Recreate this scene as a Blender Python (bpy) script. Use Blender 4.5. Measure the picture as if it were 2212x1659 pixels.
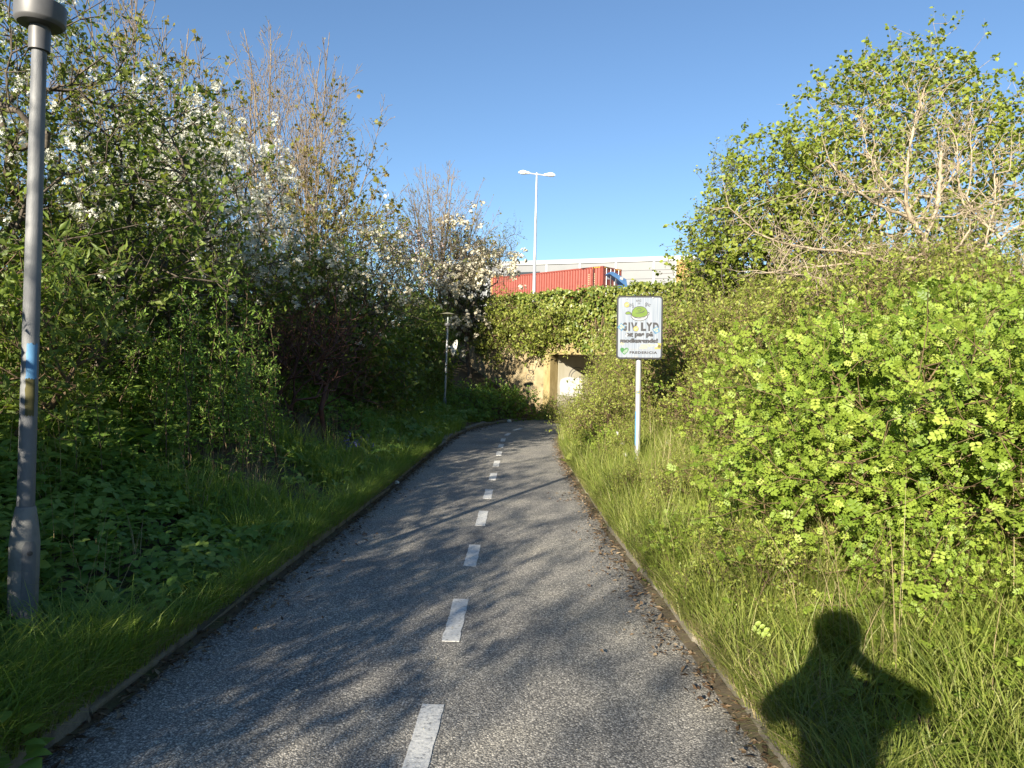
import bpy, bmesh, math, random
import numpy as np
from mathutils import Vector, Matrix
R = math.radians
for o in list(bpy.data.objects): bpy.data.objects.remove(o)
scene = bpy.context.scene
COL = scene.collection

# ------------------------------------------------------------------ camera, sky, sun, exposure
FPX, CX, CY = 1534.0, 1106.0, 829.5          # focal length and centre in a 2212 px wide frame
EYE = Vector((0, 0, 1.55))
PITCH, ROLL = R(-1.1), R(1.3)
cam_d = bpy.data.cameras.new('camera'); cam = bpy.data.objects.new('camera', cam_d); COL.objects.link(cam)
cam_d.sensor_width = 34.6; cam_d.lens = 34.6 * FPX / 2212.0
cam_d.clip_start = 0.02; cam_d.clip_end = 3000
CAMR = Matrix.Rotation(R(90) + PITCH, 3, 'X') @ Matrix.Rotation(ROLL, 3, 'Z')
cam.matrix_world = Matrix.Translation(EYE) @ CAMR.to_4x4()
scene.camera = cam

SUN_AZ, SUN_EL = R(24.8), R(19.3)              # light travels towards +Y turned right by SUN_AZ
LDIR = Vector((math.sin(SUN_AZ) * math.cos(SUN_EL), math.cos(SUN_AZ) * math.cos(SUN_EL), -math.sin(SUN_EL)))
world = bpy.data.worlds.new('World'); scene.world = world; world.use_nodes = True
wn = world.node_tree.nodes; wn.clear()
wo = wn.new('ShaderNodeOutputWorld'); wb = wn.new('ShaderNodeBackground'); ws = wn.new('ShaderNodeTexSky')
ws.sky_type = 'NISHITA'; ws.sun_disc = False; ws.sun_elevation = SUN_EL; ws.sun_rotation = R(180) + SUN_AZ
ws.air_density = 1.0; ws.dust_density = 0.0; ws.ozone_density = 4.0; ws.altitude = 0
wb.inputs['Strength'].default_value = 0.0535
world.node_tree.links.new(ws.outputs[0], wb.inputs[0]); world.node_tree.links.new(wb.outputs[0], wo.inputs[0])
sun_d = bpy.data.lights.new('sun', 'SUN'); sun = bpy.data.objects.new('sun', sun_d); COL.objects.link(sun)
sun_d.energy = 5.0; sun_d.angle = R(0.53); sun_d.color = (1.0, 0.90, 0.72)
sun.rotation_mode = 'QUATERNION'; sun.rotation_quaternion = LDIR.to_track_quat('-Z', 'Y'); sun.location = (-8, -16, 12)
scene.view_settings.view_transform = 'Standard'; scene.view_settings.look = 'None'
scene.view_settings.gamma = 1.0; scene.view_settings.use_curve_mapping = False
scene.view_settings.exposure = 1.75
scene.render.engine = 'CYCLES'
cy = scene.cycles
cy.max_bounces = 7; cy.diffuse_bounces = 4; cy.glossy_bounces = 2; cy.transmission_bounces = 5; cy.transparent_max_bounces = 6
cy.caustics_reflective = False; cy.caustics_refractive = False
cy.use_denoising = True; cy.denoiser = 'OPENIMAGEDENOISE'; cy.denoising_prefilter = 'ACCURATE'
cy.use_adaptive_sampling = False

def ray(u, v):
    return CAMR @ Vector(((u - CX) / FPX, -(v - CY) / FPX, -1))
def at(u, v, Y):
    d = ray(u, v); return EYE + d * (Y / d.y)
def gnd(u, v, z=0.0):
    d = ray(u, v); return EYE + d * ((z - EYE.z) / d.z)

# ------------------------------------------------------------------ materials
def hexc(h, k=1.0):
    c = [int(h[i:i + 2], 16) / 255 for i in (0, 2, 4)]
    return tuple(k * (x / 12.92 if x <= .04045 else ((x + .055) / 1.055) ** 2.4) for x in c) + (1,)
def newmat(name):
    m = bpy.data.materials.new(name); m.use_nodes = True
    nt = m.node_tree; nt.nodes.clear()
    return m, nt.nodes, nt.links
def ramp(N, stops):
    r = N.new('ShaderNodeValToRGB'); e = r.color_ramp.elements
    while len(e) < len(stops): e.new(0.5)
    for i, (p, c) in enumerate(stops):
        e[i].position = p; e[i].color = c if len(c) == 4 else tuple(c) + (1,)
    return r
def solid(name, c1, c2=None, scale=6.0, rough=.6, metal=0.0, bump=0.0, bscale=60.0, spec=.4, detail=5, stretch=None, third=None):
    m, N, L = newmat(name)
    o = N.new('ShaderNodeOutputMaterial'); b = N.new('ShaderNodeBsdfPrincipled'); L.new(b.outputs[0], o.inputs[0])
    b.inputs['Roughness'].default_value = rough; b.inputs['Metallic'].default_value = metal
    b.inputs['Specular IOR Level'].default_value = spec
    tc = N.new('ShaderNodeTexCoord'); mp = N.new('ShaderNodeMapping'); L.new(tc.outputs['Object'], mp.inputs[0])
    if stretch: mp.inputs['Scale'].default_value = stretch
    if c2:
        n = N.new('ShaderNodeTexNoise'); n.inputs['Scale'].default_value = scale; n.inputs['Detail'].default_value = detail
        n.inputs['Roughness'].default_value = .62
        L.new(mp.outputs[0], n.inputs['Vector'])
        st = [(.32, c1), (.68, c2)] if not third else [(.28, c1), (.52, c2), (.74, third)]
        r = ramp(N, st); L.new(n.outputs['Fac'], r.inputs[0]); L.new(r.outputs[0], b.inputs['Base Color'])
    else:
        b.inputs['Base Color'].default_value = c1 if len(c1) == 4 else tuple(c1) + (1,)
    if bump:
        n2 = N.new('ShaderNodeTexNoise'); n2.inputs['Scale'].default_value = bscale; n2.inputs['Detail'].default_value = 4
        L.new(mp.outputs[0], n2.inputs['Vector'])
        bp = N.new('ShaderNodeBump'); bp.inputs['Strength'].default_value = bump; bp.inputs['Distance'].default_value = .01
        L.new(n2.outputs['Fac'], bp.inputs['Height']); L.new(bp.outputs[0], b.inputs['Normal'])
    return m
def leafmat(name, cols, trans=.35, tcol=None, rough=.5, spec=.35, patch=.0):
    """cols: colours chosen leaf by leaf through the 'rnd' attribute"""
    m, N, L = newmat(name)
    o = N.new('ShaderNodeOutputMaterial'); b = N.new('ShaderNodeBsdfPrincipled'); t = N.new('ShaderNodeBsdfTranslucent')
    mx = N.new('ShaderNodeMixShader'); mx.inputs[0].default_value = trans
    a = N.new('ShaderNodeAttribute'); a.attribute_name = 'rnd'
    r = ramp(N, [(i / max(1, len(cols) - 1), c) for i, c in enumerate(cols)])
    L.new(a.outputs['Fac'], r.inputs[0])
    L.new(r.outputs[0], b.inputs['Base Color']); b.inputs['Roughness'].default_value = rough
    b.inputs['Specular IOR Level'].default_value = spec
    hs = N.new('ShaderNodeMix'); hs.data_type = 'RGBA'; hs.blend_type = 'MULTIPLY'; hs.inputs['Factor'].default_value = 1.0
    L.new(r.outputs[0], hs.inputs['A']); hs.inputs['B'].default_value = tcol or (1.5, 1.45, .7, 1)
    L.new(hs.outputs['Result'], t.inputs['Color'])
    L.new(b.outputs[0], mx.inputs[1]); L.new(t.outputs[0], mx.inputs[2]); L.new(mx.outputs[0], o.inputs[0])
    return m
M = {}
M['rose_leaf'] = leafmat('rose_leaf', [(.08, .14, .016), (.145, .215, .026), (.21, .285, .04), (.30, .35, .065)], .32)
M['bush_leaf'] = leafmat('bush_leaf', [(.085, .125, .018), (.15, .19, .03), (.215, .25, .045), (.28, .28, .07)], .32)
M['dark_leaf'] = leafmat('dark_leaf', [(.06, .105, .02), (.10, .155, .028), (.14, .19, .036), (.19, .22, .05)], .44)
M['apple_leaf'] = leafmat('apple_leaf', [(.065, .10, .02), (.105, .145, .028), (.145, .18, .036), (.19, .205, .05)], .46)
M['hazel_leaf'] = leafmat('hazel_leaf', [(.11, .155, .02), (.165, .215, .03), (.22, .265, .042), (.27, .30, .06)], .40)
M['maple_leaf'] = leafmat('maple_leaf', [(.11, .125, .02), (.16, .165, .028), (.20, .18, .035), (.22, .15, .045)], .45)
M['ivy_leaf'] = leafmat('ivy_leaf', [(.06, .095, .018), (.11, .15, .026), (.17, .20, .04), (.23, .24, .06)], .24, rough=.4)
M['herb_leaf'] = leafmat('herb_leaf', [(.10, .19, .034), (.145, .25, .044), (.19, .30, .055), (.26, .35, .075)], .40)
M['sapling_leaf'] = leafmat('sapling_leaf', [(.10, .16, .03), (.15, .21, .045), (.20, .25, .06)], .45)
M['pale_leaf'] = leafmat('pale_leaf', [(.10, .13, .035), (.16, .18, .06), (.22, .22, .09)], .4)
M['grass'] = leafmat('grass', [(.115, .19, .034), (.17, .265, .045), (.23, .32, .06), (.34, .39, .12)], .44)
M['grass_sunny'] = leafmat('grass_sunny', [(.10, .155, .026), (.165, .215, .04), (.24, .27, .065), (.36, .34, .16)], .36)
M['dry_grass'] = leafmat('dry_grass', [(.22, .17, .09), (.33, .27, .15), (.42, .35, .20)], .25, tcol=(1.1, 1, .8, 1))
M['litter'] = leafmat('litter', [(.055, .035, .022), (.11, .07, .042), (.18, .125, .075), (.28, .22, .15)], .1, tcol=(1, 1, 1, 1))
M['petal'] = leafmat('petal', [(.48, .49, .42), (.60, .61, .54), (.70, .70, .64)], .38, tcol=(1, 1, .97, 1), rough=.6)
M['cream_petal'] = leafmat('cream_petal', [(.46, .41, .31), (.58, .54, .42), (.66, .62, .50)], .35, tcol=(1, 1, .9, 1), rough=.6)
M['pink_petal'] = leafmat('pink_petal', [(.30, .23, .21), (.42, .33, .31), (.5, .42, .39)], .3, tcol=(1, 1, 1, 1), rough=.6)
M['bluebell'] = leafmat('bluebell', [(.07, .07, .28), (.10, .10, .38)], .3, tcol=(1, 1, 1, 1))
M['fluff'] = leafmat('fluff', [(.55, .55, .52), (.7, .7, .68)], .4, tcol=(1, 1, 1, 1))
M['bark'] = solid('bark', (.045, .036, .027), (.11, .09, .07), 18, .9, bump=.5, bscale=50)
M['maple_bark'] = solid('maple_bark', (.11, .085, .06), (.22, .175, .125), 9, .85, bump=.3, bscale=40)
M['dead_bark'] = solid('dead_bark', (.14, .105, .07), (.27, .22, .155), 13, .85, bump=.6, bscale=50, third=(.37, .33, .26))
M['twig'] = solid('twig', (.09, .06, .035), (.16, .11, .065), 14, .85)
M['red_twig'] = solid('red_twig', (.055, .022, .016), (.12, .05, .035), 10, .7)
M['rose_stem'] = solid('rose_stem', (.07, .045, .022), (.14, .10, .05), 14, .8)

def asphalt():
    m, N, L = newmat('asphalt')
    o = N.new('ShaderNodeOutputMaterial'); b = N.new('ShaderNodeBsdfPrincipled'); L.new(b.outputs[0], o.inputs[0])
    tc = N.new('ShaderNodeTexCoord')
    v = N.new('ShaderNodeTexVoronoi'); v.inputs['Scale'].default_value = 120; L.new(tc.outputs['Object'], v.inputs['Vector'])
    v2 = N.new('ShaderNodeTexVoronoi'); v2.inputs['Scale'].default_value = 150; L.new(tc.outputs['Object'], v2.inputs['Vector'])
    sep = N.new('ShaderNodeSeparateColor'); L.new(v.outputs['Color'], sep.inputs[0])
    r = ramp(N, [(0, (.18, .176, .17)), (.45, (.31, .298, .275)), (.8, (.43, .41, .37)), (1, (.68, .65, .59))]); L.new(sep.outputs[0], r.inputs[0])
    # dark binder between the stones
    d = ramp(N, [(.30, (1, 1, 1)), (.70, (.36, .36, .365))]); L.new(v.outputs['Distance'], d.inputs[0])
    mu = N.new('ShaderNodeMix'); mu.data_type = 'RGBA'; mu.blend_type = 'MULTIPLY'; mu.inputs['Factor'].default_value = 1
    L.new(r.outputs[0], mu.inputs['A']); L.new(d.outputs[0], mu.inputs['B'])
    n = N.new('ShaderNodeTexNoise'); n.inputs['Scale'].default_value = 1.3; n.inputs['Detail'].default_value = 6; L.new(tc.outputs['Object'], n.inputs['Vector'])
    r2 = ramp(N, [(.28, (.72, .72, .74)), (.5, (.98, .97, .96)), (.72, (1.18, 1.15, 1.08))]); L.new(n.outputs['Fac'], r2.inputs[0])
    mu2 = N.new('ShaderNodeMix'); mu2.data_type = 'RGBA'; mu2.blend_type = 'MULTIPLY'; mu2.inputs['Factor'].default_value = 1
    L.new(mu.outputs['Result'], mu2.inputs['A']); L.new(r2.outputs[0], mu2.inputs['B'])
    L.new(mu2.outputs['Result'], b.inputs['Base Color'])
    b.inputs['Roughness'].default_value = .75; b.inputs['Specular IOR Level'].default_value = .35
    bp = N.new('ShaderNodeBump'); bp.inputs['Strength'].default_value = .6; bp.inputs['Distance'].default_value = .004; bp.invert = True
    L.new(v.outputs['Distance'], bp.inputs['Height']); L.new(bp.outputs[0], b.inputs['Normal'])
    return m
M['asphalt'] = asphalt()
def paint():
    m, N, L = newmat('road_paint')
    o = N.new('ShaderNodeOutputMaterial'); b = N.new('ShaderNodeBsdfPrincipled'); L.new(b.outputs[0], o.inputs[0])
    tc = N.new('ShaderNodeTexCoord')
    n = N.new('ShaderNodeTexNoise'); n.inputs['Scale'].default_value = 55; n.inputs['Detail'].default_value = 3; L.new(tc.outputs['Object'], n.inputs['Vector'])
    r = ramp(N, [(.30, (.22, .22, .22)), (.42, (.52, .52, .51)), (.7, (.66, .66, .64))]); L.new(n.outputs['Fac'], r.inputs[0])
    L.new(r.outputs[0], b.inputs['Base Color']); b.inputs['Roughness'].default_value = .6
    bp = N.new('ShaderNodeBump'); bp.inputs['Strength'].default_value = .6; bp.inputs['Distance'].default_value = .004
    L.new(n.outputs['Fac'], bp.inputs['Height']); L.new(bp.outputs[0], b.inputs['Normal'])
    return m
M['road_paint'] = paint()
M['soil'] = solid('soil', (.045, .036, .024), (.10, .08, .052), 5, .95, bump=.8, bscale=25, third=(.06, .08, .026))
M['kerb'] = solid('kerb', (.10, .09, .075), (.22, .20, .165), 7, .9, bump=.5, bscale=80, third=(.13, .12, .06))
M['concrete'] = solid('concrete', (.17, .125, .068), (.27, .215, .125), 2.2, .9, bump=.9, bscale=45, third=(.33, .28, .19), detail=9)
M['mossy_concrete'] = solid('mossy_concrete', (.17, .125, .045), (.26, .205, .095), 3.0, .9, bump=.9, bscale=45, third=(.33, .27, .155), stretch=(1, 1, .35), detail=8)
M['tunnel_paint'] = solid('tunnel_paint', (.38, .345, .24), (.48, .45, .35), 1.4, .75, third=(.54, .51, .43), stretch=(1, 1, .4), detail=8)
M['white_patch'] = solid('white_patch', (.74, .74, .73), (.82, .82, .81), 4, .6)
M['graffiti_grey'] = solid('graffiti_grey', (.06, .058, .05), rough=.7)
M['graffiti_pale'] = solid('graffiti_pale', (.20, .195, .19), rough=.7)
M['graffiti_violet'] = solid('graffiti_violet', (.20, .05, .17), (.28, .11, .25), 6, .7)
M['galv'] = solid('galv', (.25, .26, .275), (.42, .43, .44), 5, .5, .55, bump=.1, bscale=120, third=(.32, .33, .34), stretch=(1, 1, .5))
M['pole_grey'] = solid('pole_grey', (.075, .08, .09), (.15, .155, .165), 4.5, .62, .1, bump=.12, bscale=120, third=(.21, .21, .21), stretch=(1.5, 1.5, .5), detail=8)
M['base_grey'] = solid('base_grey', (.09, .09, .085), (.20, .20, .195), 6, .7, .05, bump=.15, bscale=60, third=(.24, .24, .22), detail=8)
M['dark_metal'] = solid('dark_metal', (.055, .055, .06), (.085, .085, .09), 6, .45, .3)
M['lamp_metal'] = solid('lamp_metal', (.065, .065, .07), (.105, .105, .11), 5, .5, .2)
M['hat_metal'] = solid('hat_metal', (.20, .19, .13), (.28, .27, .19), 6, .5, .3)
M['blue_paint'] = solid('blue_paint', (.07, .19, .35), (.10, .24, .42), 8, .55)
M['moss'] = solid('moss', (.06, .055, .02), (.10, .09, .035), 30, .95)
M['white_metal'] = solid('white_metal', (.70, .70, .68), (.80, .80, .78), 5, .45)
M['mirror_back'] = solid('mirror_back', (.62, .60, .52), (.72, .70, .62), 7, .5)
M['mirror_glass'] = solid('mirror_glass', (.75, .77, .78), rough=.05, metal=1.0)
M['lens'] = solid('lens', (.45, .45, .43), rough=.25)
M['black'] = solid('black', (.012, .012, .014), rough=.4)
M['ink'] = solid('ink', (.022, .022, .026), rough=.45)
M['ink_faded'] = solid('ink_faded', (.13, .135, .14), (.24, .245, .25), 30, .5)
M['bolt'] = solid('bolt', (.35, .36, .37), rough=.4, metal=.7)
M['bell_green'] = solid('bell_green', (.06, .105, .008), (.09, .15, .014), 9, .4)
M['heart_green'] = solid('heart_green', (.018, .10, .022), rough=.4)
M['light_grey'] = solid('light_grey', (.25, .26, .275), rough=.45)
M['sticker_yellow'] = solid('sticker_yellow', (.20, .16, .03), (.27, .22, .06), 40, .5)
M['sticker_pale'] = solid('sticker_pale', (.30, .27, .13), (.32, .30, .22), 30, .5)
M['sticker_navy'] = solid('sticker_navy', (.025, .07, .14), (.05, .15, .25), 30, .5)
M['red_steel'] = solid('red_steel', (.125, .024, .016), (.17, .036, .025), 3, .55, bump=.05, third=(.145, .033, .023), detail=8)
M['dark_red'] = solid('dark_red', (.10, .025, .02), (.17, .04, .03), 4, .55)
M['yellow'] = solid('yellow', (.60, .34, .03), rough=.5)
M['blue_steel'] = solid('blue_steel', (.03, .075, .17), (.045, .11, .23), 3, .4)
M['panel_grey'] = solid('panel_grey', (.095, .102, .115), (.108, .115, .128), .8, .5)
M['white_trim'] = solid('white_trim', (.24, .25, .265), rough=.5)
M['coping'] = solid('coping', (.18, .19, .20), rough=.4, metal=.3)
M['timber'] = solid('timber', (.42, .22, .08), (.58, .34, .14), 3, .7, stretch=(1, 1, 6))
M['dark_glass'] = solid('dark_glass', (.03, .035, .04), rough=.1)
M['blue_hall'] = solid('blue_hall', (.12, .17, .23), (.16, .21, .27), 1, .5)
M['rubber'] = solid('rubber', (.02, .02, .02), rough=.85)
M['skin'] = solid('skin', (.55, .36, .27), rough=.5)
M['jacket'] = solid('jacket', (.03, .035, .05), (.05, .055, .07), 20, .8)
M['trousers'] = solid('trousers', (.02, .025, .04), (.035, .04, .06), 20, .85)
M['hair'] = solid('hair', (.06, .04, .025), rough=.7)
M['paper'] = solid('paper', (.72, .72, .70), rough=.7)
def glassmat():
    m, N, L = newmat('clear_glass')
    o = N.new('ShaderNodeOutputMaterial'); g = N.new('ShaderNodeBsdfGlossy'); g.inputs['Roughness'].default_value = .08
    t = N.new('ShaderNodeBsdfTransparent'); t.inputs[0].default_value = (.86, .90, .90, 1); mx = N.new('ShaderNodeMixShader'); mx.inputs[0].default_value = .14
    L.new(t.outputs[0], mx.inputs[1]); L.new(g.outputs[0], mx.inputs[2]); L.new(mx.outputs[0], o.inputs[0]); return m
M['clear_glass'] = glassmat()
def signmat():
    m, N, L = newmat('sign_sheet')
    o = N.new('ShaderNodeOutputMaterial'); b = N.new('ShaderNodeBsdfPrincipled'); L.new(b.outputs[0], o.inputs[0])
    tc = N.new('ShaderNodeTexCoord'); mp = N.new('ShaderNodeMapping'); L.new(tc.outputs['Object'], mp.inputs[0]); mp.inputs['Scale'].default_value = (1, 1, .03)
    w = N.new('ShaderNodeTexNoise'); w.inputs['Scale'].default_value = 60; w.inputs['Detail'].default_value = 2; L.new(mp.outputs[0], w.inputs['Vector'])
    r = ramp(N, [(.35, (.125, .15, .195)), (.65, (.20, .22, .255))]); L.new(w.outputs['Fac'], r.inputs[0]); L.new(r.outputs[0], b.inputs['Base Color'])
    b.inputs['Roughness'].default_value = .35; return m
M['sign_sheet'] = signmat()

# ------------------------------------------------------------------ object helpers
def link(o, parent=None):
    COL.objects.link(o)
    if parent: o.parent = parent
    return o
def tag(o, label=None, cat=None, group=None, kind=None):
    if label: o['label'] = label
    if cat: o['category'] = cat
    if group: o['group'] = group
    if kind: o['kind'] = kind
    return o
def empty(name, loc=(0, 0, 0), rz=0.0, label=None, cat=None, group=None):
    o = bpy.data.objects.new(name, None); o.location = loc; o.rotation_euler = (0, 0, rz); o.empty_display_size = .1
    link(o); return tag(o, label, cat, group)
def mesh_np(name, V, F, mats, rnd=None, smooth=False, mi=None):
    V = np.asarray(V, dtype=np.float32); F = np.asarray(F, dtype=np.int32); k = F.shape[1]
    me = bpy.data.meshes.new(name)
    me.vertices.add(len(V)); me.vertices.foreach_set('co', V.ravel())
    me.loops.add(F.size); me.loops.foreach_set('vertex_index', F.ravel())
    me.polygons.add(len(F)); me.polygons.foreach_set('loop_start', np.arange(0, F.size, k, dtype=np.int32))
    me.polygons.foreach_set('loop_total', np.full(len(F), k, dtype=np.int32))
    if smooth: me.polygons.foreach_set('use_smooth', np.ones(len(F), dtype=bool))
    if mi is not None: me.polygons.foreach_set('material_index', np.asarray(mi, dtype=np.int32))
    if rnd is not None:
        a = me.attributes.new('rnd', 'FLOAT', 'POINT'); a.data.foreach_set('value', np.asarray(rnd, dtype=np.float32))
    for m in (mats if isinstance(mats, (list, tuple)) else [mats]): me.materials.append(m)
    me.update(calc_edges=True); return me
def obj_me(name, me, parent=None, **kw):
    o = bpy.data.objects.new(name, me); link(o, parent); return tag(o, **kw)
def bm_obj(name, bm, mat, parent=None, smooth=False, **kw):
    me = bpy.data.meshes.new(name); bm.normal_update(); bm.to_mesh(me); bm.free()
    for m in (mat if isinstance(mat, (list, tuple)) else [mat]): me.materials.append(m)
    if smooth:
        for p in me.polygons: p.use_smooth = True
    return obj_me(name, me, parent, **kw)
def box_bm(x0, x1, y0, y1, z0, z1, bm=None, bevel=0.0):
    b2 = bmesh.new(); bmesh.ops.create_cube(b2, size=1)
    for v in b2.verts: v.co = Vector(((x0 + x1) / 2 + v.co.x * (x1 - x0), (y0 + y1) / 2 + v.co.y * (y1 - y0), (z0 + z1) / 2 + v.co.z * (z1 - z0)))
    if bevel: bmesh.ops.bevel(b2, geom=list(b2.edges), offset=bevel, segments=2, profile=.6, affect='EDGES')
    if bm is None: return b2
    t = bpy.data.meshes.new('tmp'); b2.to_mesh(t); b2.free(); bm.from_mesh(t); bpy.data.meshes.remove(t); return bm
def lathe_bm(prof, n=28, bm=None, c=(0, 0, 0), cap=True):
    bm = bm or bmesh.new(); rings = []
    for r, z in prof:
        rings.append([bm.verts.new((c[0] + r * math.cos(2 * math.pi * i / n), c[1] + r * math.sin(2 * math.pi * i / n), c[2] + z)) for i in range(n)])
    for a, b in zip(rings, rings[1:]):
        for i in range(n): bm.faces.new((a[i], a[(i + 1) % n], b[(i + 1) % n], b[i]))
    if cap:
        bm.faces.new(rings[0][::-1]); bm.faces.new(rings[-1])
    return bm
def lathe(name, prof, mat, parent, n=28, smooth=True, **kw):
    o = bm_obj(name, lathe_bm(prof, n), mat, parent, **kw)
    if smooth:
        for p in o.data.polygons: p.use_smooth = len(p.vertices) == 4
        sharp(o.data, 35)
    return o
def sharp(me, deg):
    try: me.set_sharp_from_angle(angle=R(deg))
    except Exception: pass
def tube_bm(pts, rads, n=10, bm=None):
    bm = bm or bmesh.new(); rings = []; pts = [Vector(p) for p in pts]
    for i, p in enumerate(pts):
        d = (pts[min(i + 1, len(pts) - 1)] - pts[max(i - 1, 0)]).normalized()
        a = d.cross(Vector((0, 0, 1)));  a = a.normalized() if a.length > .05 else Vector((1, 0, 0))
        b = d.cross(a).normalized()
        rings.append([bm.verts.new(p + (a * math.cos(2 * math.pi * k / n) + b * math.sin(2 * math.pi * k / n)) * rads[i]) for k in range(n)])
    for A, B in zip(rings, rings[1:]):
        for k in range(n): bm.faces.new((A[k], A[(k + 1) % n], B[(k + 1) % n], B[k]))
    bm.faces.new(rings[0][::-1]); bm.faces.new(rings[-1]); bmesh.ops.recalc_face_normals(bm, faces=bm.faces)
    return bm
def copy_tree(o, parent=None):
    c = o.copy(); COL.objects.link(c)
    if parent: c.parent = parent
    for ch in list(o.children): copy_tree(ch, c)
    return c

# ------------------------------------------------------------------ path and ground
LEFT = np.array([(-2.3, -14), (-2.1, -6), (-1.9, 0), (-1.81, 2.4), (-1.74, 3.4), (-1.64, 5.4), (-1.56, 7), (-1.5, 9), (-1.44, 11.3), (-1.34, 15), (-1.15, 17.6), (-.75, 19.6), (-.1, 21.2), (.65, 22.7), (1.42, 24.2), (1.75, 24.83), (8.5, 31.6)], float)
RIGHT = np.array([(.9, -14), (1.0, -6), (1.1, 0), (1.09, 2.4), (1.06, 3.4), (1.02, 4.9), (.96, 6.8), (.93, 9.5), (.92, 12), (1.0, 15), (1.2, 17.2), (1.75, 19), (2.5, 20.6), (3.3, 22.2), (3.45, 22.42), (3.6, 22.8), (10.4, 29.6)], float)
def seg_dist(P, poly):
    d = np.full(len(P), 1e9)
    for a, b in zip(poly, poly[1:]):
        ab = b - a; t = np.clip(((P - a) @ ab) / (ab @ ab), 0, 1)
        d = np.minimum(d, np.linalg.norm(P - (a + t[:, None] * ab), axis=1))
    return d
POLY = np.vstack([LEFT, RIGHT[::-1]])
def inside(P, poly=POLY):
    r = np.zeros(len(P), bool); n = len(poly)
    for i in range(n):
        a, b = poly[i], poly[(i + 1) % n]
        c = ((a[1] > P[:, 1]) != (b[1] > P[:, 1])) & (P[:, 0] < (b[0] - a[0]) * (P[:, 1] - a[1]) / (b[1] - a[1] + 1e-12) + a[0])
        r ^= c
    return r
CORN = np.array([1.32, 24.5]); UD = np.array([math.sqrt(.5), -math.sqrt(.5)]); WD = np.array([math.sqrt(.5), math.sqrt(.5)])
def smooth(a, b, x):
    t = np.clip((x - a) / (b - a), 0, 1); return t * t * (3 - 2 * t)
def bumps(x, y):
    return (np.sin(x * 1.7 + y * .9) * .5 + np.sin(x * .63 - y * 1.31 + 2) * .6 + np.sin(x * 3.1 + y * 2.7 + 1) * .25) * .06
def G(x, y):
    """ground height beside the path"""
    x = np.atleast_1d(np.asarray(x, float)); y = np.atleast_1d(np.asarray(y, float)); P = np.stack([x, y], 1)
    dl, dr = seg_dist(P, LEFT), seg_dist(P, RIGHT); ins = inside(P)
    d = np.minimum(dl, dr); left = dl < dr
    Hl = 2.1 + 1.3 * smooth(9, 22, y); Hr = 1.0 + 1.25 * smooth(5, 13, y) + 1.2 * smooth(12, 20, y)
    sl = .09 + .42 * np.maximum(0, d - .55); sr = .09 + (.36 + .16 * smooth(8, 18, y)) * np.maximum(0, d - .40)
    sl = np.where(sl > Hl - .6, Hl - .6 + .6 * (1 - np.exp(-(sl - Hl + .6) / .6)), sl)
    sr = np.where(sr > Hr - .6, Hr - .6 + .6 * (1 - np.exp(-(sr - Hr + .6) / .6)), sr)
    z = np.where(left, sl, sr) + bumps(x, y) * smooth(.3, 1.5, d)
    return np.where(ins, -.03, z)
def G1(x, y): return float(G(x, y)[0])

def build_ground():
    us = np.unique(np.concatenate([np.arange(-10, 26, .22), np.linspace(-400, -10, 26), np.linspace(26, 400, 26)]))
    ws = np.unique(np.concatenate([np.arange(-28, .01, .22), [0], np.linspace(-400, -28, 26)]))
    U, W = np.meshgrid(us, ws, indexing='ij'); X = CORN[0] + U * UD[0] + W * WD[0]; Y = CORN[1] + U * UD[1] + W * WD[1]
    P_ = np.stack([X.ravel(), Y.ravel()], 1); Z = G(X.ravel(), Y.ravel()); Z = np.where(np.minimum(seg_dist(P_, LEFT), seg_dist(P_, RIGHT)) < .20, -.06, Z).reshape(X.shape)
    V = np.stack([X, Y, Z], -1).reshape(-1, 3); nu, nw = X.shape
    idx = np.arange(nu * nw).reshape(nu, nw)
    F = np.stack([idx[:-1, :-1], idx[1:, :-1], idx[1:, 1:], idx[:-1, 1:]], -1).reshape(-1, 4)
    o = obj_me('ground', mesh_np('ground', V, F, M['soil'], smooth=True), kind='structure')
    # plateau behind the headwall, over the underpass
    us = np.unique(np.concatenate([np.linspace(-500, 500, 30), np.arange(-30, 31, 4)])); ws = np.array([.1, 3, 6, 10, 16, 22, 30, 45, 70, 120, 250, 700, 1500.])
    U, W = np.meshgrid(us, ws, indexing='ij'); X = CORN[0] + U * UD[0] + W * WD[0]; Y = CORN[1] + U * UD[1] + W * WD[1]
    Z = 3.5 + 2.2 * smooth(8, 28, W)
    V = np.stack([X, Y, Z], -1).reshape(-1, 3); nu, nw = X.shape; idx = np.arange(nu * nw).reshape(nu, nw)
    F = np.stack([idx[:-1, :-1], idx[1:, :-1], idx[1:, 1:], idx[:-1, 1:]], -1).reshape(-1, 4)
    obj_me('road', mesh_np('road', V, F, M['asphalt']), kind='structure')
build_ground()

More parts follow.
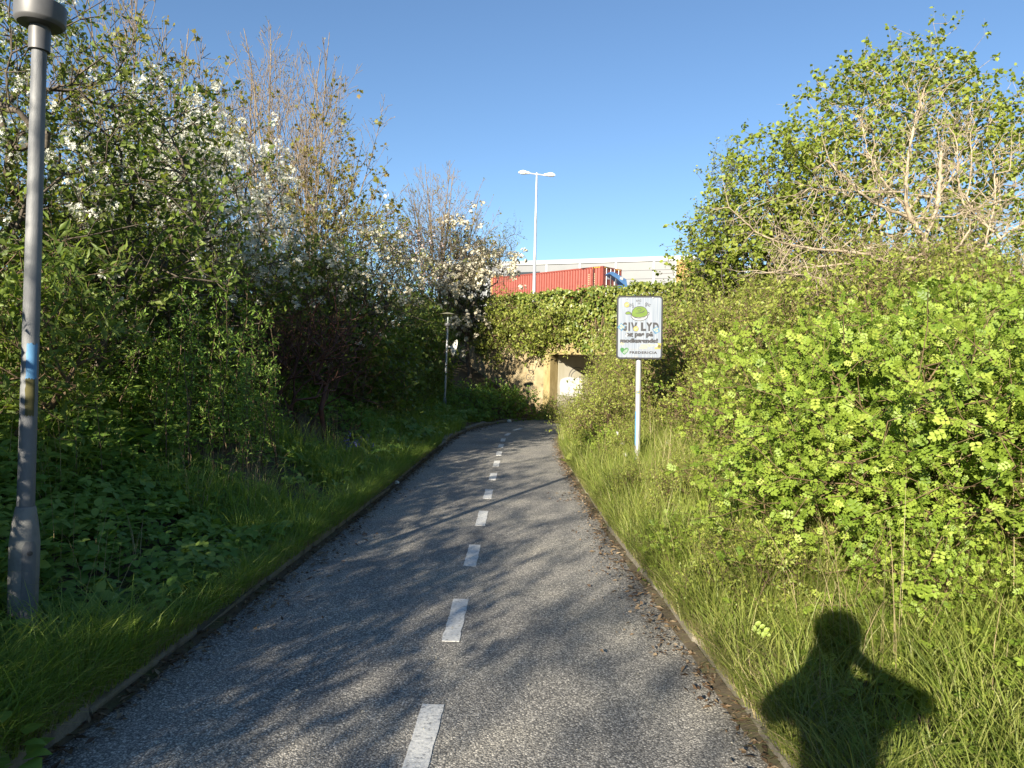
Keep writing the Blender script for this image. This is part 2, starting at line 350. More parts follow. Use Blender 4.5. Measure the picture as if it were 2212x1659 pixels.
def resample(poly, n):
    s = np.concatenate([[0], np.cumsum(np.linalg.norm(np.diff(poly, axis=0), axis=1))]); t = np.linspace(0, s[-1], n)
    return np.stack([np.interp(t, s, poly[:, 0]), np.interp(t, s, poly[:, 1])], 1)
def smooth_poly(p, n):
    q = resample(p, n)
    for _ in range(8): q[1:-1] = (q[:-2] + 2 * q[1:-1] + q[2:]) / 4
    return q
LS, RS_ = smooth_poly(LEFT, 180), smooth_poly(RIGHT, 180)
def build_path():
    nx = 9; V = []
    rs = np.random.RandomState(3)
    for a, b in zip(LS, RS_):
        for i in range(nx):
            t = i / (nx - 1); p = a * (1 - t) + b * t
            if i == 0: p = p + (a - b) / np.linalg.norm(a - b) * (.02 + rs.rand() * .03)
            if i == nx - 1: p = p + (b - a) / np.linalg.norm(a - b) * (.02 + rs.rand() * .03)
            V.append((p[0], p[1], .012 * math.sin(math.pi * t)))
    idx = np.arange(len(LS) * nx).reshape(-1, nx)
    F = np.stack([idx[:-1, :-1], idx[:-1, 1:], idx[1:, 1:], idx[1:, :-1]], -1).reshape(-1, 4)
    path = obj_me('path', mesh_np('path', V, F, M['asphalt'], smooth=True), kind='structure')
    # centre line dashes (each one a part of the path)
    C = np.array([(-.40, -2), (-.36, 2), (-.33, 3), (-.31, 4.4), (-.295, 5.9), (-.28, 7.3), (-.265, 8.8), (-.24, 10.3), (-.22, 12), (-.2, 14.2), (-.15, 16.4), (.05, 18.1), (.5, 19.7), (1.2, 21.3), (2.2, 23)])
    def cpt(y): return np.array([np.interp(y, C[:, 1], C[:, 0]), y])
    spans = [(1.0, 1.75), (2.48, 3.22), (3.98, 4.72), (5.52, 6.20), (6.98, 7.70), (8.45, 9.1), (9.9, 10.55), (11.3, 12.0), (12.75, 13.4), (14.05, 14.7), (15.3, 15.95), (16.7, 17.35), (18.2, 18.9)]
    for y0, y1 in spans:
        a, b = cpt(y0), cpt(y1); d = (b - a) / np.linalg.norm(b - a); n = np.array([d[1], -d[0]])
        m = 14; out = []
        for k in range(m + 1): out.append(a + (b - a) * k / m - n * (.05 + rs.uniform(-.004, .003)))
        for k in range(m, -1, -1): out.append(a + (b - a) * k / m + n * (.05 + rs.uniform(-.004, .003)))
        bm = bmesh.new(); top = [bm.verts.new((p[0], p[1], .0155)) for p in out]; bot = [bm.verts.new((p[0], p[1], .006)) for p in out]
        bm.faces.new(top)
        for k in range(len(out)): bm.faces.new((top[k], bot[k], bot[(k + 1) % len(out)], top[(k + 1) % len(out)]))
        bmesh.ops.recalc_face_normals(bm, faces=bm.faces)
        bm_obj('centre_line_dash', bm, M['road_paint'], path)
    return path
PATH = build_path()

def build_kerb(poly, sgn, name, label):
    root = empty(name); root['kind'] = 'structure'
    s = np.concatenate([[0], np.cumsum(np.linalg.norm(np.diff(poly, axis=0), axis=1))])
    rs = np.random.RandomState(5 + sgn); t = .3
    while t < s[-1] - 9:
        L_ = .96; pa = np.array([np.interp(t, s, poly[:, 0]), np.interp(t, s, poly[:, 1])]); pb = np.array([np.interp(t + L_, s, poly[:, 0]), np.interp(t + L_, s, poly[:, 1])])
        d = pb - pa; ang = math.atan2(d[1], d[0])
        bm = box_bm(0, np.linalg.norm(d), -.06, .06, -.14, .075, bevel=.016)
        for v in bm.verts: v.co += Vector((0, rs.uniform(-.006, .006), rs.uniform(-.006, .006)))
        o = bm_obj('kerb_stone', bm, M['kerb'], root)
        nrm = np.array([-d[1], d[0]]) / np.linalg.norm(d) * sgn
        o.location = (pa[0] + nrm[0] * .085, pa[1] + nrm[1] * .085, rs.uniform(-.05, .015)); o.rotation_euler = (R(rs.uniform(-9, 9)), R(rs.uniform(-1.6, 1.6)), ang + R(rs.uniform(-1.6, 1.6)))
        t += .985
build_kerb(LS, 1, 'kerb', ''); build_kerb(RS_, -1, 'kerb', '')

# ------------------------------------------------------------------ underpass
def to_uw(u, w, z): p = CORN + u * UD + w * WD; return Vector((p[0], p[1], z))
UW_ROT = math.atan2(UD[1], UD[0])              # local x runs along the headwall, local y into the tunnel
def build_underpass():
    root = empty('underpass', (CORN[0], CORN[1], 0), UW_ROT, 'weathered concrete pedestrian underpass at the end of the path, half hidden by ivy', 'underpass')
    H = 2.12
    bm_obj('wing_wall', box_bm(-11, -.30, 0, .35, -.3, 3.45), M['concrete'], root, label='tan rough concrete wing wall left of the tunnel mouth')
    bm_obj('wing_wall', box_bm(3.3, 12, 0, .35, -.3, 3.45), M['concrete'], root)
    bm_obj('jamb', box_bm(-.30, 0, -.035, .40, -.3, H, bevel=.015), M['mossy_concrete'], root, label='ochre stained concrete jamb')
    bm_obj('jamb', box_bm(3.0, 3.30, -.035, .40, -.3, H, bevel=.015), M['mossy_concrete'], root)
    bm_obj('lintel', box_bm(-.32, 3.32, -.06, .45, H, 2.62, bevel=.02), M['mossy_concrete'], root)
    bm_obj('parapet', box_bm(-.32, 3.32, .0, .35, 2.62, 3.45), M['concrete'], root)
    # inner walls in segments with open joints
    y = .40
    for k, ln in enumerate((1.55, 2.4, 2.4, 2.4)):
        for x0, x1 in ((-.25, 0.02 * (k % 2) * 0), (3.0, 3.25)):
            bm_obj('inner_wall_panel', box_bm(x0, x1, y, y + ln - .035, -.3, H - .003, bevel=.008), M['tunnel_paint'], root)
        y += ln
    bm_obj('wall_backing', box_bm(-.32, -.253, .41, 9.2, -.3, H - .01), M['concrete'], root)
    bm_obj('ceiling_slab', box_bm(-.35, 3.35, .452, 9.2, H, 2.5), M['concrete'], root)
    # painted patch and graffiti, flat paint on the wall faces (x = 0 plane inside, y = 0 plane outside)
    def flat_in(name, pts, mat, off, lab=None):
        bm = bmesh.new(); vs = [bm.verts.new((off, p[0], p[1])) for p in pts]; bm.faces.new(vs)
        bm_obj(name, bm, mat, root, label=lab)
    rs = random.Random(2)
    pts = []
    for i in range(26):
        a = 2 * math.pi * i / 26; q = 1 / max(abs(math.cos(a)), abs(math.sin(a))) ** .8
        pts.append((1.10 + .63 * math.cos(a) * q * rs.uniform(.93, 1.03), 1.02 + .33 * math.sin(a) * q * rs.uniform(.9, 1.08)))
    flat_in('whitewash_patch', pts, M['white_patch'], .004, 'bright white painted-over patch')
    def stroke_in(name, pts, w, mat, off=.006):
        bm = bmesh.new()
        tubes = [Vector((off, p[0], p[1])) for p in pts]
        prev = None
        for i, p in enumerate(tubes):
            d = tubes[min(i + 1, len(tubes) - 1)] - tubes[max(0, i - 1)]; d.normalize(); n = Vector((0, -d.z, d.y)) * w / 2
            cur = (bm.verts.new(p + n), bm.verts.new(p - n))
            if prev: bm.faces.new((prev[0], prev[1], cur[1], cur[0]))
            prev = cur
        return bm_obj(name, bm, mat, root)
    arc = lambda cy_, cz, ry, rz, a0, a1, n=14: [(cy_ + ry * math.cos(R(a0 + (a1 - a0) * i / n)), cz + rz * math.sin(R(a0 + (a1 - a0) * i / n))) for i in range(n + 1)]
    stroke_in('graffiti', arc(1.45, 1.35, .48, .36, 0, 180), .035, M['graffiti_pale'])
    stroke_in('graffiti', arc(1.45, 1.35, .36, .26, 20, 180), .03, M['graffiti_pale'])
    stroke_in('graffiti', arc(1.66, 1.22, .16, .16, -90, 110), .025, M['graffiti_grey'], .0075)
    stroke_in('graffiti', [(1.55, 1.4), (1.6, 1.1), (1.52, .75)], .022, M['graffiti_grey'], .0075)
    stroke_in('graffiti', arc(1.62, .82, .12, .10, 0, 300), .025, M['graffiti_grey'], .0075)
    stroke_in('graffiti', [(2.05, .45), (2.1, .9), (2.35, 1.35), (2.7, 1.5), (3.0, 1.4)], .16, M['graffiti_violet'])
    stroke_in('graffiti', [(2.1, .62), (2.6, .7), (2.9, .55)], .12, M['graffiti_violet'], .0075)
    stroke_in('graffiti', [(2.5, .45), (2.75, .3), (3.0, .32)], .1, M['graffiti_violet'], .009)
    for k in range(6): stroke_in('graffiti', [(2.35 + .12 * k, .8), (2.5 + .12 * k, 1.25)], .03, M['graffiti_pale'], .009)
    return root
UNDER = build_underpass()

def text_mesh(body, w, h, bold=0.0, shear=0.0, extr=.0004, space=1.0):
    cu = bpy.data.curves.new('txt', 'FONT'); cu.body = body; cu.size = 1; cu.offset = bold; cu.shear = shear; cu.extrude = 0; cu.align_x = 'LEFT'; cu.resolution_u = 4; cu.space_character = space
    o = bpy.data.objects.new('txt', cu); COL.objects.link(o)
    bpy.context.view_layer.update()
    me = bpy.data.meshes.new_from_object(o.evaluated_get(bpy.context.evaluated_depsgraph_get()))
    bpy.data.objects.remove(o); bpy.data.curves.remove(cu)
    co = np.zeros(len(me.vertices) * 3); me.vertices.foreach_get('co', co); co = co.reshape(-1, 3)
    lo, hi = co.min(0), co.max(0)
    co[:, 0] = ((co[:, 0] - lo[0]) / (hi[0] - lo[0]) - .5) * w
    zz = ((co[:, 1] - lo[1]) / (hi[1] - lo[1]) - .5) * h
    co = np.stack([co[:, 0], np.zeros(len(co)), zz], 1); me.vertices.foreach_set('co', co.ravel()); me.update(); return me
def put_text(name, body, parent, loc, w, h, mat, bold=.0, shear=0, tilt=0, space=1.0):
    me = text_mesh(body, w, h, bold, shear, space=space); me.materials.clear(); me.materials.append(mat)
    o = obj_me(name, me, parent); o.location = loc; o.rotation_euler = (0, tilt, 0); return o
# "Get High" tag on the wing wall
put_text('graffiti', 'Got', UNDER, (-.95, -.005, 1.32), .42, .22, M['graffiti_grey'], .0)
put_text('graffiti', 'o', UNDER, (-.93, -.005, 1.52), .20, .13, M['graffiti_grey'], .0)
put_text('graffiti', 'o', UNDER, (-.95, -.005, 1.14), .08, .07, M['graffiti_grey'], .0)
put_text('graffiti', 'High', UNDER, (-.97, -.005, .97), .46, .20, M['graffiti_grey'], .0)
#--PART2--
# ------------------------------------------------------------------ lamps
def park_lamp(loc, s, Hp, lean, label, near):
    root = empty('park_lamp', loc, 0, label, 'street lamp', 'park lamps beside the path'); root.rotation_euler = lean
    def P(pr): return [(r * s, z) for r, z in pr]
    zb = .75 if near else .36
    base = lathe('base_sleeve', [(.058 * s, -.25), (.060 * s, .02), (.073 * s, .12 * zb / .75), (.076 * s, zb * .55), (.076 * s, zb * .76), (.066 * s, zb * .88), (.052 * s, zb * .985), (.049 * s, zb)], M['base_grey'], root, 32)
    if near:   # raised service hatch with lock, welded to the sleeve
        bm = bmesh.new(); n = 10; rows = []
        for j, z in enumerate((.14, .16, .3, .45, .56, .585)):
            ha = R(26 if 0 < j < 5 else 17); rr = (.079 + (0.002 if 0 < j < 5 else 0)) * s
            rows.append([bm.verts.new((rr * math.cos(-R(38) - ha + 2 * ha * k / n), rr * math.sin(-R(38) - ha + 2 * ha * k / n), z)) for k in range(n + 1)])
        for a, b in zip(rows, rows[1:]):
            for k in range(n): bm.faces.new((a[k], a[k + 1], b[k + 1], b[k]))
        g = bmesh.ops.extrude_face_region(bm, geom=list(bm.faces)); 
        for v in [e for e in g['geom'] if isinstance(e, bmesh.types.BMVert)]: v.co.x *= .92; v.co.y *= .92
        bmesh.ops.recalc_face_normals(bm, faces=bm.faces)
        h = bm_obj('service_hatch', bm, M['pole_grey'], base)
        bm = lathe_bm([(.011, 0), (.011, .008), (.006, .009)], 12); o = bm_obj('lock', bm, M['dark_metal'], base)
        a = -R(38); o.rotation_euler = (R(90), 0, a + R(90)); o.location = (.081 * s * math.cos(a), .081 * s * math.sin(a), .53)
    lathe('pole', [(.045 * s, zb - .02), (.044 * s, zb + .4), (.040 * s, Hp * .75), (.037 * s, Hp)], M['pole_grey'] if near else M['galv'], root, 28)
    lathe('collar', [(.036 * s, Hp - .09 * s), (.053 * s, Hp - .088 * s), (.055 * s, Hp + .02 * s), (.050 * s, Hp + .06 * s)], M['lamp_metal'], root, 28)
    lathe('lamp_cup', [(.048 * s, Hp + .045 * s), (.110 * s, Hp + .052 * s), (.124 * s, Hp + .066 * s), (.127 * s, Hp + .075 * s), (.128 * s, Hp + .17 * s), (.120 * s, Hp + .175 * s)], M['lamp_metal'], root, 40)
    gl = lathe('glass_cylinder', [(.113 * s, Hp + .172 * s), (.118 * s, Hp + .28 * s), (.140 * s, Hp + .53 * s)], M['clear_glass'], root, 32)
    lathe('bulb', [(.03 * s, Hp + .17 * s), (.032 * s, Hp + .30 * s), (.026 * s, Hp + .40 * s), (.01 * s, Hp + .43 * s)], M['lens'], root, 16)
    lathe('hat', [(.15 * s, Hp + .52 * s), (.34 * s, Hp + .525 * s), (.345 * s, Hp + .535 * s), (.16 * s, Hp + .575 * s), (.07 * s, Hp + .60 * s), (.012 * s, Hp + .607 * s)], M['hat_metal'], root, 40)
    return root
P0 = gnd(46, 1410, .10); NEAR_LAMP = park_lamp((P0.x, P0.y, G1(P0.x, P0.y) - .06), .86, 3.05, (0, R(1.15), 0), 'near grey lamp post with a wide base sleeve and blue paint smear', True)
def pole_patch(parent, name, mat, z0, z1, a0, a1, rad, seed):
    rs = random.Random(seed); bm = bmesh.new(); n, m = 9, 10; G_ = []
    for j in range(m + 1):
        z = z0 + (z1 - z0) * j / m; e0 = a0 + rs.uniform(-5, 5); e1 = a1 + rs.uniform(-2, 2)
        G_.append([bm.verts.new((rad * math.cos(R(e0 + (e1 - e0) * k / n)), rad * math.sin(R(e0 + (e1 - e0) * k / n)), z + (rs.uniform(-.006, .006) if j in (0, m) else 0))) for k in range(n + 1)])
    for a, b in zip(G_, G_[1:]):
        for k in range(n): bm.faces.new((a[k], a[k + 1], b[k + 1], b[k]))
    return bm_obj(name, bm, mat, parent)
pole_patch(NEAR_LAMP, 'paint_smear', M['blue_paint'], 1.38, 1.55, -82, -8, .0383, 3)
pole_patch(NEAR_LAMP, 'moss_stain', M['moss'], 1.20, 1.38, -80, -20, .0384, 9)
P1 = at(960, 886, 20.0); zz = G1(P1.x, P1.y)
FAR_LAMP = park_lamp((P1.x, P1.y, zz), .70, P1.z + 2.33 - zz, (0, R(1.0), 0), 'slim grey lamp post with a flat hat carrying a round traffic mirror near the underpass', False)
def band(parent, z, r):
    lathe('clamp_band', [(r, z - .02), (r + .004, z - .018), (r + .004, z + .018), (r, z + .02)], M['dark_metal'], parent, 20)
band(FAR_LAMP, 1.28, .031)
# traffic mirror seen from its pale back, near edge-on
mz = at(979, 752, 20.0)
mir = empty('traffic_mirror', (mz.x + .04, mz.y - .02, mz.z), R(68), 'round traffic mirror seen nearly edge-on on the slim lamp post', 'mirror'); mir.rotation_euler = (R(12), R(0), R(104))
o = bm_obj('shell', lathe_bm([(.03, -.10), (.09, -.085), (.21, -.03), (.232, -.005), (.232, .012)], 36, cap=False), M['mirror_back'], mir, smooth=True); o.rotation_euler = (R(90), 0, 0)
o = bm_obj('rim', lathe_bm([(.225, .0), (.240, .0), (.245, .012), (.240, .024), (.222, .024)], 36, cap=False), M['mirror_back'], mir, smooth=True); o.rotation_euler = (R(90), 0, 0)
o = bm_obj('mirror_face', lathe_bm([(.223, .018), (.15, .034), (.07, .043), (.005, .046)], 36, cap=True), M['mirror_glass'], mir, smooth=True); o.rotation_euler = (R(90), 0, 0)
bm_obj('bracket', tube_bm([(0, .09, 0), (-.02, .12, .0), (-.05, .17, -.0)], [.02, .022, .02], 8), M['white_metal'], mir)

def mast():
    p = at(1153, 640, 45.0); t = at(1160, 373, 45.0); base_z = 5.68
    root = empty('road_lamp', (p.x, p.y, base_z), 0, 'tall thin double-headed road lamp rising above the red container', 'street lamp')
    root.rotation_euler = (0, math.atan2(t.x - p.x, t.z - p.z) * .5, R(0)); H = t.z - base_z
    lathe('mast', [(.115, -.3), (.11, .5), (.085, H * .55), (.055, H)], M['galv'], root, 20)
    arm = bm_obj('cross_arm', tube_bm([(-.42, .10, H - .02), (-.3, .07, H - .05), (.42, -.10, H - .17), (.5, -.12, H - .17)], [.035, .04, .04, .035], 10), M['galv'], root)
    for sx in (-1, 1):
        # a lamp head: a moulded shell, flat below and domed above, with a lens under it
        bm = bmesh.new(); prof = [(0, .05, .05, .05), (.08, .10, .10, .06), (.25, .14, .14, .06), (.42, .15, .20, .05), (.58, .13, .17, .04), (.70, .07, .08, .02), (.74, .01, .01, .01)]
        rings = []
        for x, w, hu, hd in prof:
            rings.append([bm.verts.new((sx * x, w * math.cos(R(a)), (hu if math.sin(R(a)) > 0 else hd) * math.sin(R(a)))) for a in range(0, 360, 30)])
        for a, b in zip(rings, rings[1:]):
            for k in range(12): bm.faces.new((a[k], a[(k + 1) % 12], b[(k + 1) % 12], b[k]))
        bm.faces.new(rings[0]); bm.faces.new(rings[-1]); bmesh.ops.recalc_face_normals(bm, faces=bm.faces)
        h = bm_obj('lamp_head', bm, M['white_metal'], root, smooth=True)
        h.location = (sx * .42, -.1 * sx, H + (-.02 if sx < 0 else -.17)); h.rotation_euler = (0, R(4 if sx < 0 else 5), R(-14)); h.scale = (1.05, 1.15, .95)
        bm = lathe_bm([(.01, -.085), (.10, -.07), (.12, -.05)], 16); 
        for v in bm.verts: v.co.x = v.co.x * 1.7 + sx * .44
        bm_obj('lens', bm, M['lens'], h, smooth=True)
mast()

# ------------------------------------------------------------------ sign
def sign():
    Zs = 9.2; b = at(1376, 1030, Zs); gz = G1(b.x, b.y)
    top, bot = at(1375, 640, Zs), at(1375, 776, Zs); W = .587; Hh = top.z - bot.z; zc = (top.z + bot.z) / 2
    root = empty('information_sign', (b.x, b.y, gz), 0, 'white rectangular cycle path sign with a green bell, reading GIV LYD, on a steel post', 'sign')
    root.rotation_euler = (0, R(-.7), R(-4)); zc -= gz
    lathe('post', [(.036, -.3), (.036, zc + Hh * .42)], M['galv'], root, 24)
    pole_patch(root, 'paint_smear', M['blue_paint'], .42, .86, -175, -128, .0366, 4)
    pole_patch(root, 'sticker', M['sticker_yellow'], 1.09, 1.13, -130, -60, .0367, 5)
    pole_patch(root, 'sticker', M['sticker_navy'], 1.105, 1.12, -120, -70, .0371, 6)
    for z in (zc - Hh * .3, zc + Hh * .3):
        bm_obj('clamp', box_bm(-.05, .05, -.048, .045, z - .02, z + .02, bevel=.006), M['galv'], root)
    def rrect(w, h, r, n=7):
        pts = []
        for cx_, cz_, a0 in ((w / 2 - r, h / 2 - r, 0), (-w / 2 + r, h / 2 - r, 90), (-w / 2 + r, -h / 2 + r, 180), (w / 2 - r, -h / 2 + r, 270)):
            pts += [(cx_ + r * math.cos(R(a0 + 90 * i / n)), cz_ + r * math.sin(R(a0 + 90 * i / n))) for i in range(n + 1)]
        return pts
    def plate(name, pts, y0, y1, mat, parent=root, z=zc, lab=None):
        bm = bmesh.new(); f = [bm.verts.new((p[0], y0, z + p[1])) for p in pts]; k = [bm.verts.new((p[0], y1, z + p[1])) for p in pts]
        bm.faces.new(f); bm.faces.new(k[::-1])
        for i in range(len(pts)): bm.faces.new((f[i], k[i], k[(i + 1) % len(pts)], f[(i + 1) % len(pts)]))
        bmesh.ops.recalc_face_normals(bm, faces=bm.faces)
        return bm_obj(name, bm, mat, parent, label=lab)
    plate('border', rrect(W, Hh, .045), -.052, -.066, M['black'], lab='black rounded border')
    board = plate('board', rrect(W - .042, Hh - .044, .028), -.066, -.0668, M['sign_sheet'])
    k = W / 905.0; kz = Hh / 1235.0
    def sx(c): return (c - 812) * k
    def sz(c): return (822 - c) * kz
    Y0 = [-.0672]
    def flat(name, pts, mat, lab=None, lift=.0003, parent=board):
        Y0[0] -= 1e-5
        bm = bmesh.new(); vs = [bm.verts.new((sx(p[0]), Y0[0] - lift, zc + sz(p[1]))) for p in pts]; f = bm.faces.new(vs); bm.normal_update()
        if f.normal.y > 0: f.normal_flip()
        return bm_obj(name, bm, mat, parent, label=lab)
    def txt(body, x0, x1, y0, y1, mat, bold=0., shear=0., tilt=0., lift=.0006, name='lettering', space=1.0):
        o = put_text(name, body, board, (sx((x0 + x1) / 2), -.0672 - lift, zc + sz((y0 + y1) / 2)), (x1 - x0) * k, (y1 - y0) * kz, mat, bold, shear, tilt, space); return o
    def ell(cx_, cy_, rx, ry, a0=0, a1=360, n=36, rot=0):
        c, s = math.cos(R(rot)), math.sin(R(rot)); out = []
        for i in range(n + (0 if a1 - a0 == 360 else 1)):
            a = R(a0 + (a1 - a0) * i / n); x, y = rx * math.cos(a), ry * math.sin(a); out.append((cx_ + x * c - y * s, cy_ + x * s + y * c))
        return out
    # bell: base dish, lever, dome with outline
    dish = ell(818, 585, 178, 66) 
    dish_o = [(632, 590), (645, 625), (690, 672), (760, 695), (840, 695), (920, 672), (965, 632), (975, 590), (1000, 560), (998, 525), (975, 515), (950, 560), (700, 560)]
    flat('bell', dish_o, M['ink'], lift=.0002)
    flat('bell', [(646, 596), (660, 624), (700, 662), (765, 683), (840, 683), (912, 660), (950, 626), (962, 585), (986, 556), (984, 534), (970, 532), (930, 575), (700, 575)], M['light_grey'], lift=.0004)
    flat('bell', [(525, 548), (540, 520), (590, 505), (630, 520), (648, 548), (655, 570), (640, 578), (620, 568), (560, 572), (535, 566)], M['ink'], lift=.0004)
    flat('bell', [(536, 548), (548, 527), (590, 516), (622, 530), (638, 552), (615, 560), (565, 563), (542, 558)], M['bell_green'], lift=.0006)
    dome = [(648, 590), (650, 540), (668, 480), (705, 435), (760, 411), (815, 405), (875, 413), (925, 440), (958, 490), (975, 550), (955, 590), (900, 615), (820, 632), (740, 630), (680, 615)]
    flat('bell', dome, M['ink'], lift=.0006)
    dcx, dcy = 812, 528
    flat('bell', [(dcx + (x - dcx) * .93, dcy + (y - dcy) * .90 - 2) for x, y in dome], M['bell_green'], lift=.0008)
    def ringp(cx_, cy_, rx, ry, w, a0, a1, n=24):
        return ell(cx_, cy_, rx, ry, a0, a1, n) + ell(cx_, cy_, rx - w, ry - w, a0, a1, n)[::-1]
    flat('bell', ringp(795, 472, 46, 32, 9, -200, 120), M['ink'], lift=.001)
    flat('bell', [(722, 538), (790, 535), (860, 518), (905, 484), (910, 492), (895, 514), (860, 532), (795, 546), (735, 546)], M['ink'], lift=.001)
    flat('bell', [(690, 622), (790, 640), (870, 632), (930, 605), (930, 612), (870, 641), (790, 650), (700, 634)], M['ink'], lift=.001)
    for a in ([(768, 345), (815, 336), (816, 344), (770, 354)], [(780, 368), (818, 350), (820, 358), (786, 374)], [(655, 432), (690, 405), (694, 412), (662, 440)], [(676, 436), (702, 418), (706, 426), (682, 442)],
              [(903, 402), (945, 380), (948, 388), (908, 411)], [(918, 416), (948, 398), (950, 407), (924, 420)]):
        flat('bell', a, M['ink'])
    txt('RING', 735, 838, 278, 322, M['ink'], .012, .18, R(-5)); txt('RING', 592, 692, 352, 416, M['ink'], .012, .18, R(-14)); txt('RING', 912, 1022, 345, 402, M['ink'], .012, .18, R(24))
    for ch, x0, x1 in (('G', 470, 562), ('I', 592, 626), ('V', 638, 768), ('L', 838, 940), ('Y', 938, 1062), ('D', 1072, 1188)): txt(ch, x0, x1, 722, 890, M['ink'], .06)
    txt('og pas på', 535, 1082, 900, 1025, M['ink'], .065); txt('modkørende!', 433, 1175, 1033, 1128, M['ink'], .075)
    txt('TRAFIKSIKKERHEDSBY.DK', 622, 1162, 1234, 1264, M['ink_faded'], .005, space=1.1); txt('FREDERICIA', 622, 1164, 1284, 1336, M['ink'], .05, space=1.18)
    heart = [(518, 1356), (455, 1300), (436, 1262), (440, 1232), (462, 1217), (490, 1218), (512, 1232), (520, 1248), (532, 1230), (556, 1217), (582, 1218), (600, 1238), (602, 1262), (585, 1298)]
    flat('heart_emblem', heart, M['heart_green'], lift=.0004)
    for i, (x0, y0, x1, y1) in enumerate(((488, 1312, 530, 1334), (496, 1296, 545, 1322), (512, 1278, 556, 1312), (530, 1262, 565, 1302), (550, 1250, 572, 1296), (570, 1240, 580, 1288))):
        flat('heart_emblem', [(x0, y0), (x0 + 8, y0 - 8), (x1 + 1, y1 - 5), (x1 - 4, y1)], M['light_grey'], lift=.0007)
    # stickers
    for cx_, cy_, rot, sc in ((455, 815, 40, 1.0), (1137, 872, -32, 1.0)):
        q = 58 * sc; c, s = math.cos(R(rot)), math.sin(R(rot))
        sq = lambda a, b_: [(cx_ + x * c - y * s, cy_ + x * s + y * c) for x, y in ((-a, -b_), (a, -b_), (a, b_), (-a, b_))]
        st = flat('sticker', sq(q, q), M['sticker_navy'], lift=.0009, lab='dark blue square sticker reading ZONE 43')
        for body, dy in (('ZONE', -22), ('43', 22)):
            o = put_text('lettering', body, st, (sx(cx_ - dy * s), -.0692, zc + sz(cy_ + dy * c)), 92 * k if body == 'ZONE' else 56 * k, 36 * kz, M['sticker_pale'], .04); o.rotation_euler = (0, R(rot), 0)
    for cx_, cy_ in ((556, 379), (740, 846)):
        st = flat('sticker', ell(cx_, cy_, 54, 54), M['dark_metal'], lift=.0009, lab='small round yellow sticker')
        flat('sticker_face', ell(cx_, cy_, 48, 48), M['sticker_yellow'], lift=.0012, parent=st)
        for d in (-12, 2, 16): flat('sticker_stripe', [(cx_ - 30, cy_ + d), (cx_ + 2, cy_ + d - 3), (cx_ + 2, cy_ + d + 5), (cx_ - 30, cy_ + d + 7)], M['ink_faded'], lift=.0015, parent=st)
        flat('sticker_stripe', [(cx_ + 5, cy_ - 5), (cx_ + 34, cy_ - 30), (cx_ + 40, cy_ - 22), (cx_ + 12, cy_ + 6)], M['ink_faded'], lift=.0015, parent=st)
    rs = random.Random(8)
    def torn(x0, x1, y0, y1, n, mat, lift):
        pts = []
        for i in range(n):
            a = 2 * math.pi * i / n; q = rs.uniform(.65, 1.05); pts.append(((x0 + x1) / 2 + (x1 - x0) / 2 * q * math.cos(a), (y0 + y1) / 2 + (y1 - y0) / 2 * q * math.sin(a)))
        flat('sticker_residue', pts, mat, lift=lift)
    torn(800, 1140, 1138, 1195, 30, M['sticker_pale'], .0008); torn(800, 980, 1190, 1235, 24, M['sticker_pale'], .0003); torn(420, 520, 1115, 1170, 22, M['sticker_pale'], .0008)
    torn(545, 590, 885, 905, 14, M['sticker_pale'], .0008); torn(535, 580, 930, 1015, 18, M['light_grey'], .0009); torn(690, 810, 1380, 1408, 16, M['ink_faded'], .0004)
    st = flat('sticker', [(1130, 1160), (1180, 1120), (1240, 1128), (1228, 1240), (1110, 1235), (1112, 1205), (1160, 1205)], M['sticker_yellow'], lift=.001, lab='torn yellow sticker at the right edge'); flat('sticker_face', ell(1200, 1188, 30, 30), M['moss'], lift=.0014, parent=st)
    torn(1135, 1180, 1130, 1200, 16, M['light_grey'], .0013)
    for cx_, cy_ in ((561, 254), (1069, 246), (547, 1392), (1055, 1394)):
        bm = lathe_bm([(.011, 0), (.011, .004), (.006, .0065)], 14); o = bm_obj('bolt', bm, M['bolt'], board); o.rotation_euler = (R(90), 0, 0); o.location = (sx(cx_), -.0672, zc + sz(cy_))
    return root
SIGN = sign()

